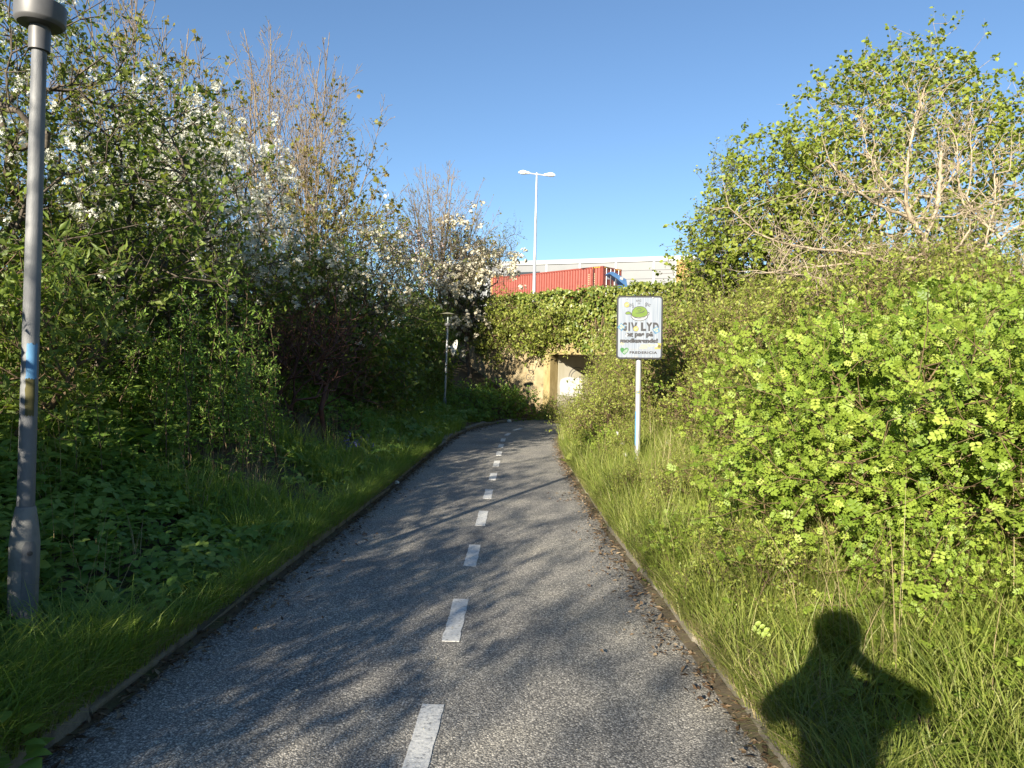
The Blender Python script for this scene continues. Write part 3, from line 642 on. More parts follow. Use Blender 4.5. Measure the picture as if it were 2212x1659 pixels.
# ------------------------------------------------------------------ container on its trailer, blue machine part, warehouse
def container():
    Zc = 55.0; c = at(1303, 574, Zc); th = R(180 - 44); base_z = c.z - 2.6
    root = empty('shipping_container', (c.x, c.y, base_z), th, 'long rusty red corrugated shipping container above the hedge', 'container')
    L_, H, Wd = 12.19, 2.59, 2.44      # local x runs away along the side, local -y ... the other width
    def corr(x0, x1, y, z0, z1, n, dep, along='x'):
        V, F = [], []; pitch = (x1 - x0) / n
        xs = []
        for i in range(n): xs += [(x0 + i * pitch, 0), (x0 + (i + .27) * pitch, 0), (x0 + (i + .48) * pitch, dep), (x0 + (i + .77) * pitch, dep), ]
        xs.append((x1, 0))
        for x, d in xs:
            for z in (z0, z1): V.append((x, y + d, z) if along == 'x' else (y + d, x, z))
        F = [(2 * i, 2 * i + 2, 2 * i + 3, 2 * i + 1) for i in range(len(xs) - 1)]
        return V, F
    # side facing the camera lies on local y = 0; the body extends to local y = -Wd
    sgn = -1
    for y, nm in ((0, 'side_wall'), (sgn * Wd, 'side_wall')):
        V, F = corr(.16, L_ - .16, y + (.0 if y == 0 else .0), .16, H - .10, 43, -.05 if y == 0 else .05); obj_me(nm, mesh_np(nm, V, F, M['red_steel']), root)
    V, F = corr(-.16, -Wd + .16, L_ - .03, .16, H - .10, 8, -.036, 'y'); obj_me('front_wall', mesh_np('front_wall', V, F, M['red_steel']), root)
    bm_obj('roof', box_bm(.02, L_ - .02, -Wd + .02, -.02, H - .06, H - .02), M['red_steel'], root)
    bm_obj('floor_frame', box_bm(.02, L_ - .02, -Wd + .04, -.04, .05, .158), M['dark_red'], root)
    for y in (-.055, -Wd - .005):
        bm_obj('top_rail', box_bm(.12, L_ - .12, y, y + .06, H - .11, H, bevel=.006), M['red_steel'], root)
        bm_obj('bottom_rail', box_bm(.12, L_ - .12, y, y + .06, .03, .17, bevel=.006), M['red_steel'], root)
    for x in (0, L_ - .16):
        for y in (-.15, -Wd - .01):
            p = bm_obj('corner_post', box_bm(x, x + .16, y, y + .16, .12, H - .12, bevel=.01), M['red_steel'], root)
            for z in (0.0, H - .118): bm_obj('corner_casting', box_bm(x - .008, x + .17, y - .008, y + .168, z, z + .118, bevel=.01), M['dark_red'], p)
    # door end at local x = 0
    bm_obj('door_header', box_bm(-.004, .10, -Wd + .16, -.16, H - .16, H - .02, bevel=.008), M['dark_red'], root)
    for k in range(2):
        y0 = -.17 - k * 1.055; d = bm_obj('door', box_bm(.03, .07, y0 - 1.04, y0, .18, H - .17, bevel=.006), M['dark_red'], root)
        for z in (.35, .75, 1.15, 1.55, 1.95): bm_obj('door_rib', box_bm(.012, .03, y0 - 1.0, y0 - .04, z, z + .2, bevel=.005), M['dark_red'], d)
        for q in (.25, .80):
            bm_obj('locking_bar', tube_bm([(-.02, y0 - q, .12), (-.02, y0 - q, H - .12)], [.022, .022], 8), M['white_metal'], d)
        bm_obj('door_placard', box_bm(.005, .029, y0 - .7, y0 - .4, 1.62, 1.9), M['light_grey'], d)
    for k in range(5):
        bm_obj('hazard_stripe', box_bm(-.012, -.005, -.25 - k * .13, -.19 - k * .13, H - .14, H - .05), M['yellow'], root)
        bm_obj('hazard_stripe', box_bm(-.012, -.005, -Wd + .19 + k * .13, -Wd + .25 + k * .13, H - .14, H - .05), M['yellow'], root)
        bm_obj('hazard_stripe', box_bm(.30 + k * .16, .38 + k * .16, .006, .012, H - .10, H - .03), M['yellow'], root)
    for i in range(9):
        bm_obj('code_mark', box_bm(.77, .84, .003, .008, H - .62 - i * .17, H - .50 - i * .17), M['sticker_pale'], root)
        if i < 6: bm_obj('code_mark', box_bm(1.32, 1.40, -.0, .006, H - .62 - i * .15, H - .53 - i * .15), M['sticker_pale'], root)
    bm_obj('data_plate', box_bm(.78, .98, .004, .011, .55, .95), M['yellow'], root)
    # the seam of a dark stripe half way along
    bm_obj('side_seam', box_bm(4.05, 4.13, .002, .012, .17, H - .1), M['dark_red'], root)
    # trailer standing on the yard
    tr = empty('container_trailer', (c.x, c.y, 5.7), th, 'trailer chassis carrying the red shipping container behind the hedge', 'trailer'); hz = base_z - 5.7
    bm_obj('chassis', box_bm(.1, L_ - .1, -Wd + .6, -.6, hz - .3, hz - .005, bevel=.02), M['dark_metal'], tr)
    for x in (1.4, 2.7, 4.0, 10.6):
        for y in (-.25, -Wd + .25):
            w = lathe_bm([(.20, -.13), (.47, -.14), (.50, -.11), (.50, .11), (.47, .14), (.20, .13)], 24); o = bm_obj('wheel', w, M['rubber'], tr, smooth=False); o.rotation_euler = (R(90), 0, 0); o.location = (x, y, .5)
        bm_obj('axle', tube_bm([(x, -.3, .5), (x, -Wd + .3, .5)], [.08, .08], 10), M['dark_metal'], tr)
        bm_obj('hanger', box_bm(x - .1, x + .1, -Wd + .7, -.7, .5, hz - .29), M['dark_metal'], tr)
    # blue sloping machine part standing before the doors
    q = at(1327, 606, 50.0); g0 = 5.65
    bt = empty('blue_loader', (q.x, q.y, g0), R(12), 'blue sloping hood of a machine in front of the container doors', 'loader'); e = q.z - g0
    bm = bmesh.new(); prof = [(-.50, e + .46), (-.42, e + .54), (-.2, e + .53), (.72, e + .06), (.80, e - .35), (.60, e - .35), (.05, e + .06), (-.42, e + .33), (-.52, e + .40)]
    A = [bm.verts.new((x, -.45, z)) for x, z in prof]; B = [bm.verts.new((x, .45, z)) for x, z in prof]
    bm.faces.new(A); bm.faces.new(B[::-1])
    for i in range(len(prof)): bm.faces.new((A[i], B[i], B[(i + 1) % len(prof)], A[(i + 1) % len(prof)]))
    bmesh.ops.recalc_face_normals(bm, faces=bm.faces); bm_obj('hood', bm, M['blue_steel'], bt)
    bm_obj('body', box_bm(.1, 1.5, -.6, .6, .35, e - .36, bevel=.05), M['blue_steel'], bt)
    for x in (-.38, .0): bm_obj('strut', tube_bm([(x, -.3, .3), (x, -.3, e + .25)], [.03, .03], 8), M['dark_metal'], bt)
    lab = bm_obj('data_plate', box_bm(-.12, .12, -.462, -.452, -.09, .09), M['light_grey'], bt); lab.location = (.36, 0, e + .11); lab.rotation_euler = (0, R(12), 0)
    for x in (.0, 1.2):
        for y in (-.5, .5):
            o = bm_obj('wheel', lathe_bm([(.15, -.12), (.33, -.13), (.36, -.1), (.36, .1), (.33, .13), (.15, .12)], 20), M['rubber'], bt); o.rotation_euler = (R(90), 0, 0); o.location = (x, y, .36)
container()

def warehouse():
    a = at(1085, 566, 88); b = at(1500, 551, 80); ztop = (a.z + b.z) / 2
    d = Vector((b.x - a.x, b.y - a.y, 0)); a = Vector((a.x, a.y, 0)) - d * .35; d *= 1.35; Ln = d.length; rz = math.atan2(d.y, d.x); g0 = 5.6
    root = empty('warehouse', (a.x, a.y, g0), rz, 'long light grey panelled warehouse with timber clad corner behind the container', 'warehouse'); H = ztop - g0
    def lx(u): # local x of the photograph column u on the facade
        r = ray(u, 560); n = Vector((-d.y, d.x, 0)).normalized(); t = (a - EYE).dot(n) / Vector((r.x, r.y, 0)).dot(n)
        p = EYE + r * t; return (p - a).dot(d.normalized())
    xs = [0, lx(1052), lx(1084), lx(1113), lx(1181), lx(1253), lx(1331), lx(1413), lx(1459)]; xe = lx(1503)
    bm_obj('core', box_bm(.1, xe - .15, .15, 30, 0, H - .25), M['panel_grey'], root)
    rows = [H - .55]
    while rows[-1] > .9: rows.append(rows[-1] - .98)
    proto = {}
    for x0, x1 in zip(xs, xs[1:]):
        for z1, z0 in zip(rows, rows[1:]):
            if abs(x0 - xs[2]) > 4 or True: bm_obj('wall_panel', box_bm(x0 + .14, x1 - .14, 0, .13, z0 + .012, z1 - .012, bevel=.012), M['panel_grey'], root)
    for x in xs[1:]: bm_obj('pilaster', box_bm(x - .13, x + .13, -.03, .12, 0, H - .5), M['white_trim'], root)
    bm_obj('fascia', box_bm(-.1, xe + .1, -.12, .2, H - .5, H - .08), M['coping'], root)
    bm_obj('coping', box_bm(-.15, xe + .15, -.18, .3, H - .078, H, bevel=.01), M['white_trim'], root)
    w = bm_obj('window', box_bm(lx(1096), lx(1167), -.05, .01, H - 2.35, H - 1.35), M['dark_glass'], root, label='dark window band above the container')
    z = .3
    while z < H - .56:
        bm_obj('timber_slat', box_bm(xs[-1] + .16, xe, -.10, .14, z, z + .085), M['timber'], root)
        s = bm_obj('timber_slat', box_bm(xe - .14, xe - .02, .145, 9, z, z + .085), M['timber'], root)
        if z > H - 4: bm_obj('timber_slat', box_bm(lx(1062), lx(1088), -.17, -.04, z - 1.2, z - 1.115), M['timber'], root)
        z += .148
    q = lx(1327); bm = bmesh.new(); v = [bm.verts.new(p) for p in ((q - 1.3, 3, H - .2), (q + 1.3, 3, H - .2), (q + 1.3, 5.6, H - .2), (q - 1.3, 5.6, H - .2), (q - 1.3, 3, H + .15), (q + 1.3, 3, H + .15), (q + 1.3, 5.6, H + .15), (q - 1.3, 5.6, H + .15), (q, 4.3, H + .62))]
    for f in ((0, 1, 5, 4), (1, 2, 6, 5), (2, 3, 7, 6), (3, 0, 4, 7), (4, 5, 8), (5, 6, 8), (6, 7, 8), (7, 4, 8)): bm.faces.new([v[i] for i in f])
    bm_obj('skylight', bm, M['blue_hall'], root)
    # bluish hall far behind the right hand trees
    p = at(1560, 580, 130); hl = empty('distant_hall', (p.x, p.y, 5.6), R(-8), 'blue grey hall far away behind the big green tree', 'hall'); hh = p.z - 5.6
    bm_obj('wall', box_bm(-6, 34, 0, 25, 0, hh), M['blue_hall'], hl)
    bm_obj('roof', box_bm(-6.3, 34.3, -.3, 25.3, hh + .003, hh + .5, bevel=.05), M['coping'], hl)
    for k in range(9): bm_obj('pilaster', box_bm(-5 + 4.4 * k, -4.7 + 4.4 * k, -.08, -.002, 0, hh), M['white_trim'], hl)
warehouse()
#--PART3--
# ------------------------------------------------------------------ vegetation tools (numpy)
def unit(v): return v / (np.linalg.norm(v, axis=-1, keepdims=True) + 1e-9)
def T_(verts, tris): return np.array(verts, np.float32), np.array(tris, np.int32)
LEAF = T_([(0, 0, 0), (-.30, .45, .07), (0, 1, -.06), (.30, .45, .07)], [(0, 3, 2), (0, 2, 1)])
NARROW = T_([(0, 0, 0), (-.15, .45, .04), (0, 1, -.12), (.15, .45, .04)], [(0, 3, 2), (0, 2, 1)])
ROUND = T_([(0, 0, 0), (-.36, .22, .05), (-.42, .6, .06), (0, 1, -.08), (.42, .6, .06), (.36, .22, .05)], [(0, 5, 3), (5, 4, 3), (0, 3, 1), (1, 3, 2)])
OVATE = T_([(0, 0, 0), (-.24, .16, .05), (-.34, .40, .07), (-.22, .72, .02), (0, 1, -.12), (.22, .72, .02), (.34, .40, .07), (.24, .16, .05), (0, .40, 0), (0, .72, -.04)],
           [(0, 7, 8), (7, 6, 8), (6, 9, 8), (6, 5, 9), (5, 4, 9), (0, 8, 1), (1, 8, 2), (2, 8, 9), (2, 9, 3), (3, 9, 4)])
def compound(pairs, ll, lw, taper=.85):
    V, F = [], []
    def add(px, py, ang, l, w):
        c, s = math.cos(ang), math.sin(ang); k = len(V)
        for x, y, z in ((0, 0, 0), (-w * .85, .30 * l, .05 * l), (-w * .9, .72 * l, .04 * l), (0, l, -.08 * l), (w * .9, .72 * l, .04 * l), (w * .85, .30 * l, .05 * l)): V.append((px + x * c + y * s, py - x * s + y * c, z - .12 * (py ** 2)))
        F.extend([(k, k + 5, k + 4), (k, k + 4, k + 3), (k, k + 3, k + 2), (k, k + 2, k + 1)])
    for i in range(pairs):
        y = .25 + .5 * i / max(1, pairs - 1)
        for sg in (-1, 1): add(0, y, sg * R(62), ll, lw)
    add(0, .78, 0, ll * 1.05, lw)
    return T_(V, F)
ROSE = compound(3, .36, .12)
def trif():
    V, F = [], []
    tv, tf = OVATE
    for ang, s, off in ((0, 1, .12), (R(82), .85, .06), (R(-82), .85, .06)):
        c, q = math.cos(ang), math.sin(ang); k = len(V)
        for x, y, z in tv: 
            y2 = y * s + off; x2 = x * s; V.append((x2 * c + y2 * q, -x2 * q + y2 * c, z * s))
        F += [tuple(i + k for i in t) for t in tf]
    return T_(V, F)
TRIF = trif()
def lobed():
    pts = [(0, 0), (-.42, .02), (-.30, .26), (-.58, .55), (-.24, .56), (0, 1), (.24, .56), (.58, .55), (.30, .26), (.42, .02)]
    V = [(x, y, .10 * abs(x) - .10 * y * y) for x, y in pts] + [(0, .35, 0)]
    return T_(V, [(10, (i + 1) % 10, i) for i in range(10)])
LOBED = lobed()
def flower():
    V, F = [], []
    for i in range(5):
        a = 2 * math.pi * i / 5; k = len(V)
        for r, da, z in ((.06, 0, 0), (.72, -.42, .16), (1, 0, .22), (.72, .42, .16)): V.append((r * math.cos(a + da), r * math.sin(a + da), z))
        F += [(k, k + 1, k + 2), (k, k + 2, k + 3)]
    return T_(V, F)
FLOWER = flower()
SIMPLE_FLOWER = T_([(math.cos(a), math.sin(a), .12 * (-1) ** i) for i, a in enumerate(np.arange(0, 6.28, 6.2832 / 6))], [(0, 1, 2), (0, 2, 3), (0, 3, 4), (0, 4, 5)])
def scatter(T, P, axis, up, size, rs, rnd=None):
    tv, tf = T; n = len(P); k = len(tv)
    y = unit(axis); x = unit(np.cross(y, up)); z = np.cross(x, y); size = np.broadcast_to(size, (n,))
    V = P[:, None, :] + size[:, None, None] * (tv[None, :, 0:1] * x[:, None, :] + tv[None, :, 1:2] * y[:, None, :] + tv[None, :, 2:3] * z[:, None, :])
    F = tf[None] + (np.arange(n) * k)[:, None, None]
    r = rs.rand(n) if rnd is None else rnd
    return V.reshape(-1, 3), F.reshape(-1, 3), np.repeat(r, k)
class Soup:
    def __init__(s): s.V, s.F, s.R, s.n = [], [], [], 0
    def add(s, t):
        V, F, r = t; s.V.append(V); s.F.append(F + s.n); s.R.append(r); s.n += len(V)
    def mesh(s, name, mat): return mesh_np(name, np.concatenate(s.V), np.concatenate(s.F), mat, np.concatenate(s.R))
def tubes(p0, p1, r0, r1, sides=5):
    n = len(p0); d = unit(p1 - p0); ref = np.where(np.abs(d[:, 2:3]) > .9, np.array([[1., 0, 0]]), np.array([[0, 0, 1.]]))
    a = unit(np.cross(d, ref)); b = np.cross(d, a); ang = np.arange(sides) * 2 * np.pi / sides
    off = np.cos(ang)[None, :, None] * a[:, None] + np.sin(ang)[None, :, None] * b[:, None]
    p0 = p0 - d * (r0 * .3)[:, None]; p1 = p1 + d * (r1 * .3)[:, None]
    V = np.concatenate([p0[:, None] + off * r0[:, None, None], p1[:, None] + off * r1[:, None, None]], 1)
    i = np.arange(sides); j = (i + 1) % sides
    tf = np.concatenate([np.stack([i, j, j + sides], 1), np.stack([i, j + sides, i + sides], 1)])
    F = tf[None] + (np.arange(n) * 2 * sides)[:, None, None]
    return V.reshape(-1, 3), F.reshape(-1, 3), np.zeros(n * 2 * sides)
def clusters(rs, ells, ncl, per, spread, shell=.55):
    """targets in clumps spread through a union of ellipsoids ((cx,cy,cz),(rx,ry,rz))"""
    vol = np.array([np.prod(e[1]) ** .67 for e in ells]); vol = vol / vol.sum(); out = []
    for _ in range(ncl):
        e = ells[rs.choice(len(ells), p=vol)]; d = unit(rs.normal(size=3)); q = rs.rand() ** .4 * (1 - shell) + shell * rs.rand() ** .2
        c = np.array(e[0]) + d * q * np.array(e[1])
        out.append(c + rs.normal(size=(per, 3)) * spread)
    return np.concatenate(out)
def grow(rs, roots, targets, step=.28, jit=.05, r_tip=.0035, r_exp=.48, angk=.7, bow=.35, lift=.08):
    N, D, Pa = [], [], []
    for poly in roots:
        for i, p in enumerate(poly):
            N.append(np.array(p, float)); D.append(unit(np.array(poly[min(i + 1, len(poly) - 1)], float) - np.array(poly[max(0, i - 1)], float) + 1e-6)); Pa.append(-1 if i == 0 else len(N) - 2)
    cap = len(N) + 40 * len(targets); NA = np.zeros((cap, 3)); DA = np.zeros((cap, 3)); n = len(N); NA[:n] = N; DA[:n] = D
    base = NA[:n].mean(0); order = np.argsort(np.linalg.norm(targets - base, axis=1) + rs.rand(len(targets)) * .3)
    for t in targets[order]:
        v = t - NA[:n]; d = np.linalg.norm(v, axis=1) + 1e-6; c = (v * DA[:n]).sum(1) / d
        i = int(np.argmin(d * (1 + angk * (1 - c)))); L = d[i]
        k = min(36, max(1, int(L / step))); p0 = NA[i]; ctrl = p0 + DA[i] * L * bow + np.array([0, 0, lift * L]); prev = i
        for s in range(1, k + 1):
            q = s / k; p = (1 - q) ** 2 * p0 + 2 * q * (1 - q) * ctrl + q * q * t
            if s < k: p = p + rs.normal(size=3) * jit * min(1, L)
            NA[n] = p; DA[n] = unit(p - NA[prev]); Pa.append(prev); prev = n; n += 1
    N = NA[:n].copy(); D = DA[:n].copy(); Pa = np.array(Pa); cnt = np.zeros(n); kids = np.bincount(Pa[Pa >= 0], minlength=n); cnt[kids == 0] = 1
    for i in range(n - 1, -1, -1):
        if Pa[i] >= 0: cnt[Pa[i]] += cnt[i]
    return N, D, Pa, r_tip * np.maximum(cnt, 1) ** r_exp, cnt
def sprout(rs, N, D, cnt, thr, k, ln, up=.35, spread=.8, minz=-1e9):
    idx = np.where((cnt <= thr) & (N[:, 2] > minz))[0]; idx = np.repeat(idx, k)
    d = unit(D[idx] + rs.normal(size=(len(idx), 3)) * spread + np.array([0, 0, up])); L = ln * (.45 + .9 * rs.rand(len(idx)))
    return N[idx], d, L
def wood(N, Pa, rad, tw=None, tr=.0025, thick=.02):
    s = Soup(); m = Pa >= 0; p0, p1, r0, r1 = N[Pa[m]], N[m], np.minimum(rad[Pa[m]], rad[m] * 1.8), rad[m]
    big = r1 > thick
    if big.any(): s.add(tubes(p0[big], p1[big], r0[big], r1[big], 8))
    if (~big).any(): s.add(tubes(p0[~big], p1[~big], r0[~big], r1[~big], 4))
    if tw is not None:
        b, d, L = tw; s.add(tubes(b, b + d * L[:, None], np.full(len(b), tr), np.full(len(b), tr * .5), 3))
    return s
def leaves_on(rs, tw, n, T, size, spread=.9, droop=0.0, upr=.75, jitter=.02, lo=.15, outw=.55):
    b, d, L = tw; m = len(b); t = lo + (1 - lo) * rs.rand(m, n)
    P = (b[:, None] + d[:, None] * (L[:, None] * t)[..., None]).reshape(-1, 3) + rs.normal(size=(m * n, 3)) * jitter
    ax = unit(np.repeat(d, n, 0) * .6 + rs.normal(size=(m * n, 3)) * spread + np.array([0, 0, -droop]))
    o_ = P - P.mean(0); o_[:, 2] *= .3
    up = unit(np.array([0, 0, 1.]) + unit(o_) * outw + rs.normal(size=(m * n, 3)) * upr)   # leaves turn towards the open side
    return scatter(T, P, ax, up, size * (.6 + .7 * rs.rand(m * n)), rs, np.clip(np.repeat(rs.rand(m), n) * .55 + rs.rand(m * n) * .45, 0, 1))
def blossoms_on(rs, tw, frac, n, size, rad=.06, T=FLOWER, clump=None):
    b, d, L = tw; m = rs.rand(len(b)) < frac
    if clump is not None: m &= clump
    c = (b + d * L[:, None])[m]; k = len(c)
    off = unit(rs.normal(size=(k * n, 3))); P = np.repeat(c, n, 0) + off * rad * (.3 + .8 * rs.rand(k * n, 1))
    nrm = unit(off + np.array([0, 0, .6]) + rs.normal(size=(k * n, 3)) * .4); ax = unit(np.cross(nrm, rs.normal(size=(k * n, 3))))
    return scatter(T, P, ax, nrm, size * (.75 + .5 * rs.rand(k * n)), rs)
def noise3(P, s, seed):
    q = P * s + seed; return (np.sin(q[:, 0] * 1.3 + np.sin(q[:, 1] * 1.7)) + np.sin(q[:, 1] * 1.1 + np.sin(q[:, 2] * 1.9 + 1)) + np.sin(q[:, 2] * 1.5 + np.sin(q[:, 0] * 1.2 + 2))) / 3
def ell_px(base, items):
    """(u, v, Y, ru, rv, depth) in photograph columns / rows at distance Y -> ellipsoids relative to the base"""
    out = []
    for u, v, Y, ru, rv, dp in items:
        c = at(u, v, Y); out.append(((c.x - base[0], c.y - base[1], c.z - base[2]), (ru / FPX * Y, dp, rv / FPX * Y)))
    return out
def plant(name, label, cat, group, base, parts, rz=0):
    root = empty(name, base, rz, label, cat, group)
    for nm, me in parts:
        o = obj_me(nm, me, root)
        if nm not in ('trunk', 'stems'): o['kind'] = 'stuff'
    return root
def basez(x, y):
    """ground height, also on the plateau behind the headwall"""
    w = (np.array([x, y]) - CORN) @ WD
    return 3.5 if w > 0 else G1(x, y)

# ------------------------------------------------------------------ tree and shrub makers
def broadleaf(seed, ells, trunk, ncl=60, per=7, spread=.32, bark='bark', leaf='apple_leaf', T=LEAF, lsize=.055, nl=5, twl=.22, thr=2.5, tk=2, petals=None, pfrac=.5, pn=6, psize=.022, prad=.06, pT=FLOWER, pclump=.0, droop=.1, up=.35, angk=.7, r_tip=.004, r_exp=.48, shell=.55, jit=.05, step=.28, bow=.35, lift=.08, spreadl=.9, twspread=.8, tr=.0025, lo=.15):
    rs = np.random.RandomState(seed)
    tg = clusters(rs, ells, ncl, per, spread, shell)
    N, D, Pa, rad, cnt = grow(rs, trunk, tg, step=step, jit=jit, r_tip=r_tip, r_exp=r_exp, angk=angk, bow=bow, lift=lift)
    tw = sprout(rs, N, D, cnt, thr, tk, twl, up, twspread)
    out = [('trunk', wood(N, Pa, rad, tw, tr).mesh('trunk', M[bark]))]
    if nl:
        s = Soup(); s.add(leaves_on(rs, tw, nl, T, lsize, spreadl, droop, lo=lo)); out.append(('crown', s.mesh('crown', M[leaf])))
    if petals:
        s = Soup(); tip = tw[0] + tw[1] * tw[2][:, None]
        s.add(blossoms_on(rs, tw, pfrac, pn, psize, prad, pT, noise3(tip, 1.6, seed) > pclump)); out.append(('blossom', s.mesh('blossom', M[petals])))
    return out
def stems_from(rs, n, r, h, lean=.25):
    out = []
    for _ in range(n):
        a = rs.rand() * 6.283; q = r * rs.rand() ** .5; p = np.array([q * math.cos(a), q * math.sin(a), -.15]); d = np.array([math.cos(a) * lean, math.sin(a) * lean, 1]) + rs.normal(size=3) * .12
        out.append([p, p + d * h * .5, p + d * h + rs.normal(size=3) * .03])
    return out

# ---- left side -----------------------------------------------------------------------------
BLOOM = 'blossoming trees on the left bank'
def place(u, Y, dz=-.05):
    p = at(u, 800, Y); return (p.x, p.y, basez(p.x, p.y) + dz)
def tree_at(name, label, cat, group, u, Y, items, trunk_h=1.2, ntr=1, seed=1, lean=(0, 0), **kw):
    b = place(u, Y); ells = ell_px(b, items); rs = np.random.RandomState(seed + 50); tr = []
    for i in range(ntr):
        o = rs.normal(size=3) * (.22 if ntr > 1 else 0); o[2] = 0; d = np.array([lean[0], lean[1], 1.]) + (rs.normal(size=3) * .18 if ntr > 1 else 0)
        tr.append([o + np.array([0, 0, -.3]), o + d * trunk_h * .5 + rs.normal(size=3) * .03, o + d * trunk_h])
    return plant(name, label, cat, group, b, broadleaf(seed, ells, tr, **kw))
EDGE = tree_at('crab_apple_tree', 'white blossoming crab apple tree behind the near lamp post at the picture edge', 'tree', BLOOM, -60, 6.6,
        [(20, 110, 6.6, 150, 160, .9), (-60, 330, 6.6, 190, 190, 1.0), (150, 200, 6.8, 110, 95, .7), (60, 420, 6.4, 120, 100, .7)], 1.3, 2, 11, ncl=95, per=7, lsize=.055, nl=6, petals='petal', pfrac=.6, pn=11, psize=.020, prad=.05, pclump=-.15)
VIB = tree_at('viburnum_shrub', 'dark leafy shrub with flat white flower heads right of the near lamp', 'shrub', None, 230, 7.6,
        [(230, 400, 7.6, 140, 170, .9), (330, 300, 7.8, 100, 90, .7), (200, 600, 7.4, 150, 130, .9), (380, 520, 7.8, 110, 140, .8)], .7, 4, 12, ncl=100, per=7, leaf='dark_leaf', T=LEAF, lsize=.075, nl=6, petals='petal', pfrac=.15, pn=26, psize=.012, prad=.05, pT=SIMPLE_FLOWER, twl=.24)
CRAB = tree_at('crab_apple_tree', 'big crab apple full of white blossom in the middle of the left bank', 'tree', BLOOM, 430, 10.5,
        [(395, 330, 10.3, 115, 110, 1.0), (455, 430, 10.5, 85, 110, 1.0), (460, 585, 9.9, 130, 100, 1.0), (540, 560, 10.4, 60, 60, .7), (360, 480, 10.2, 110, 140, 1.0)], 1.5, 2, 13, ncl=125, per=7, lsize=.05, nl=5, petals='petal', pfrac=.9, pn=17, psize=.0235, prad=.07, pclump=-.3)
tree_at('crab_apple_tree', 'loose green tree sprinkled with pale blossom below the tall bare maple', 'tree', BLOOM, 690, 14,
        [(620, 560, 13.8, 120, 90, 1.2), (740, 560, 14, 130, 90, 1.2), (690, 640, 13.6, 170, 80, 1.2), (830, 610, 14.4, 100, 90, 1.2)], 1.3, 3, 14, ncl=110, per=7, lsize=.06, nl=6, leaf='pale_leaf', petals='cream_petal', pfrac=.55, pn=7, psize=.03, prad=.09, pclump=-.05)
tree_at('hawthorn_tree', 'greyish pink flowering shrub between the maples and the cream blossom tree', 'shrub', None, 850, 22,
        [(850, 545, 22, 75, 65, 1.0), (800, 590, 21.6, 75, 50, 1.0), (890, 600, 22, 60, 60, 1.0)], 1.0, 3, 15, ncl=70, per=7, lsize=.06, nl=3, leaf='maple_leaf', petals='pink_petal', pfrac=.7, pn=7, psize=.032, prad=.10, pT=SIMPLE_FLOWER)
tree_at('hawthorn_tree', 'cream white blossom tree overhanging the left end of the red container', 'tree', BLOOM, 1000, 26.0,
        [(1040, 545, 26, 65, 60, 1.1), (985, 590, 25.8, 60, 70, 1.1), (1062, 590, 26, 42, 60, 1.0), (1000, 650, 25.4, 60, 60, 1.0), (1085, 520, 26, 26, 26, .5), (960, 540, 26, 40, 45, 1.0), (1035, 680, 25.6, 35, 40, .5)], 1.2, 3, 16, ncl=170, per=8, spread=.26, lsize=.05, nl=3, leaf='apple_leaf', petals='cream_petal', pfrac=.97, pn=10, psize=.044, prad=.11, pT=SIMPLE_FLOWER, twl=.34)
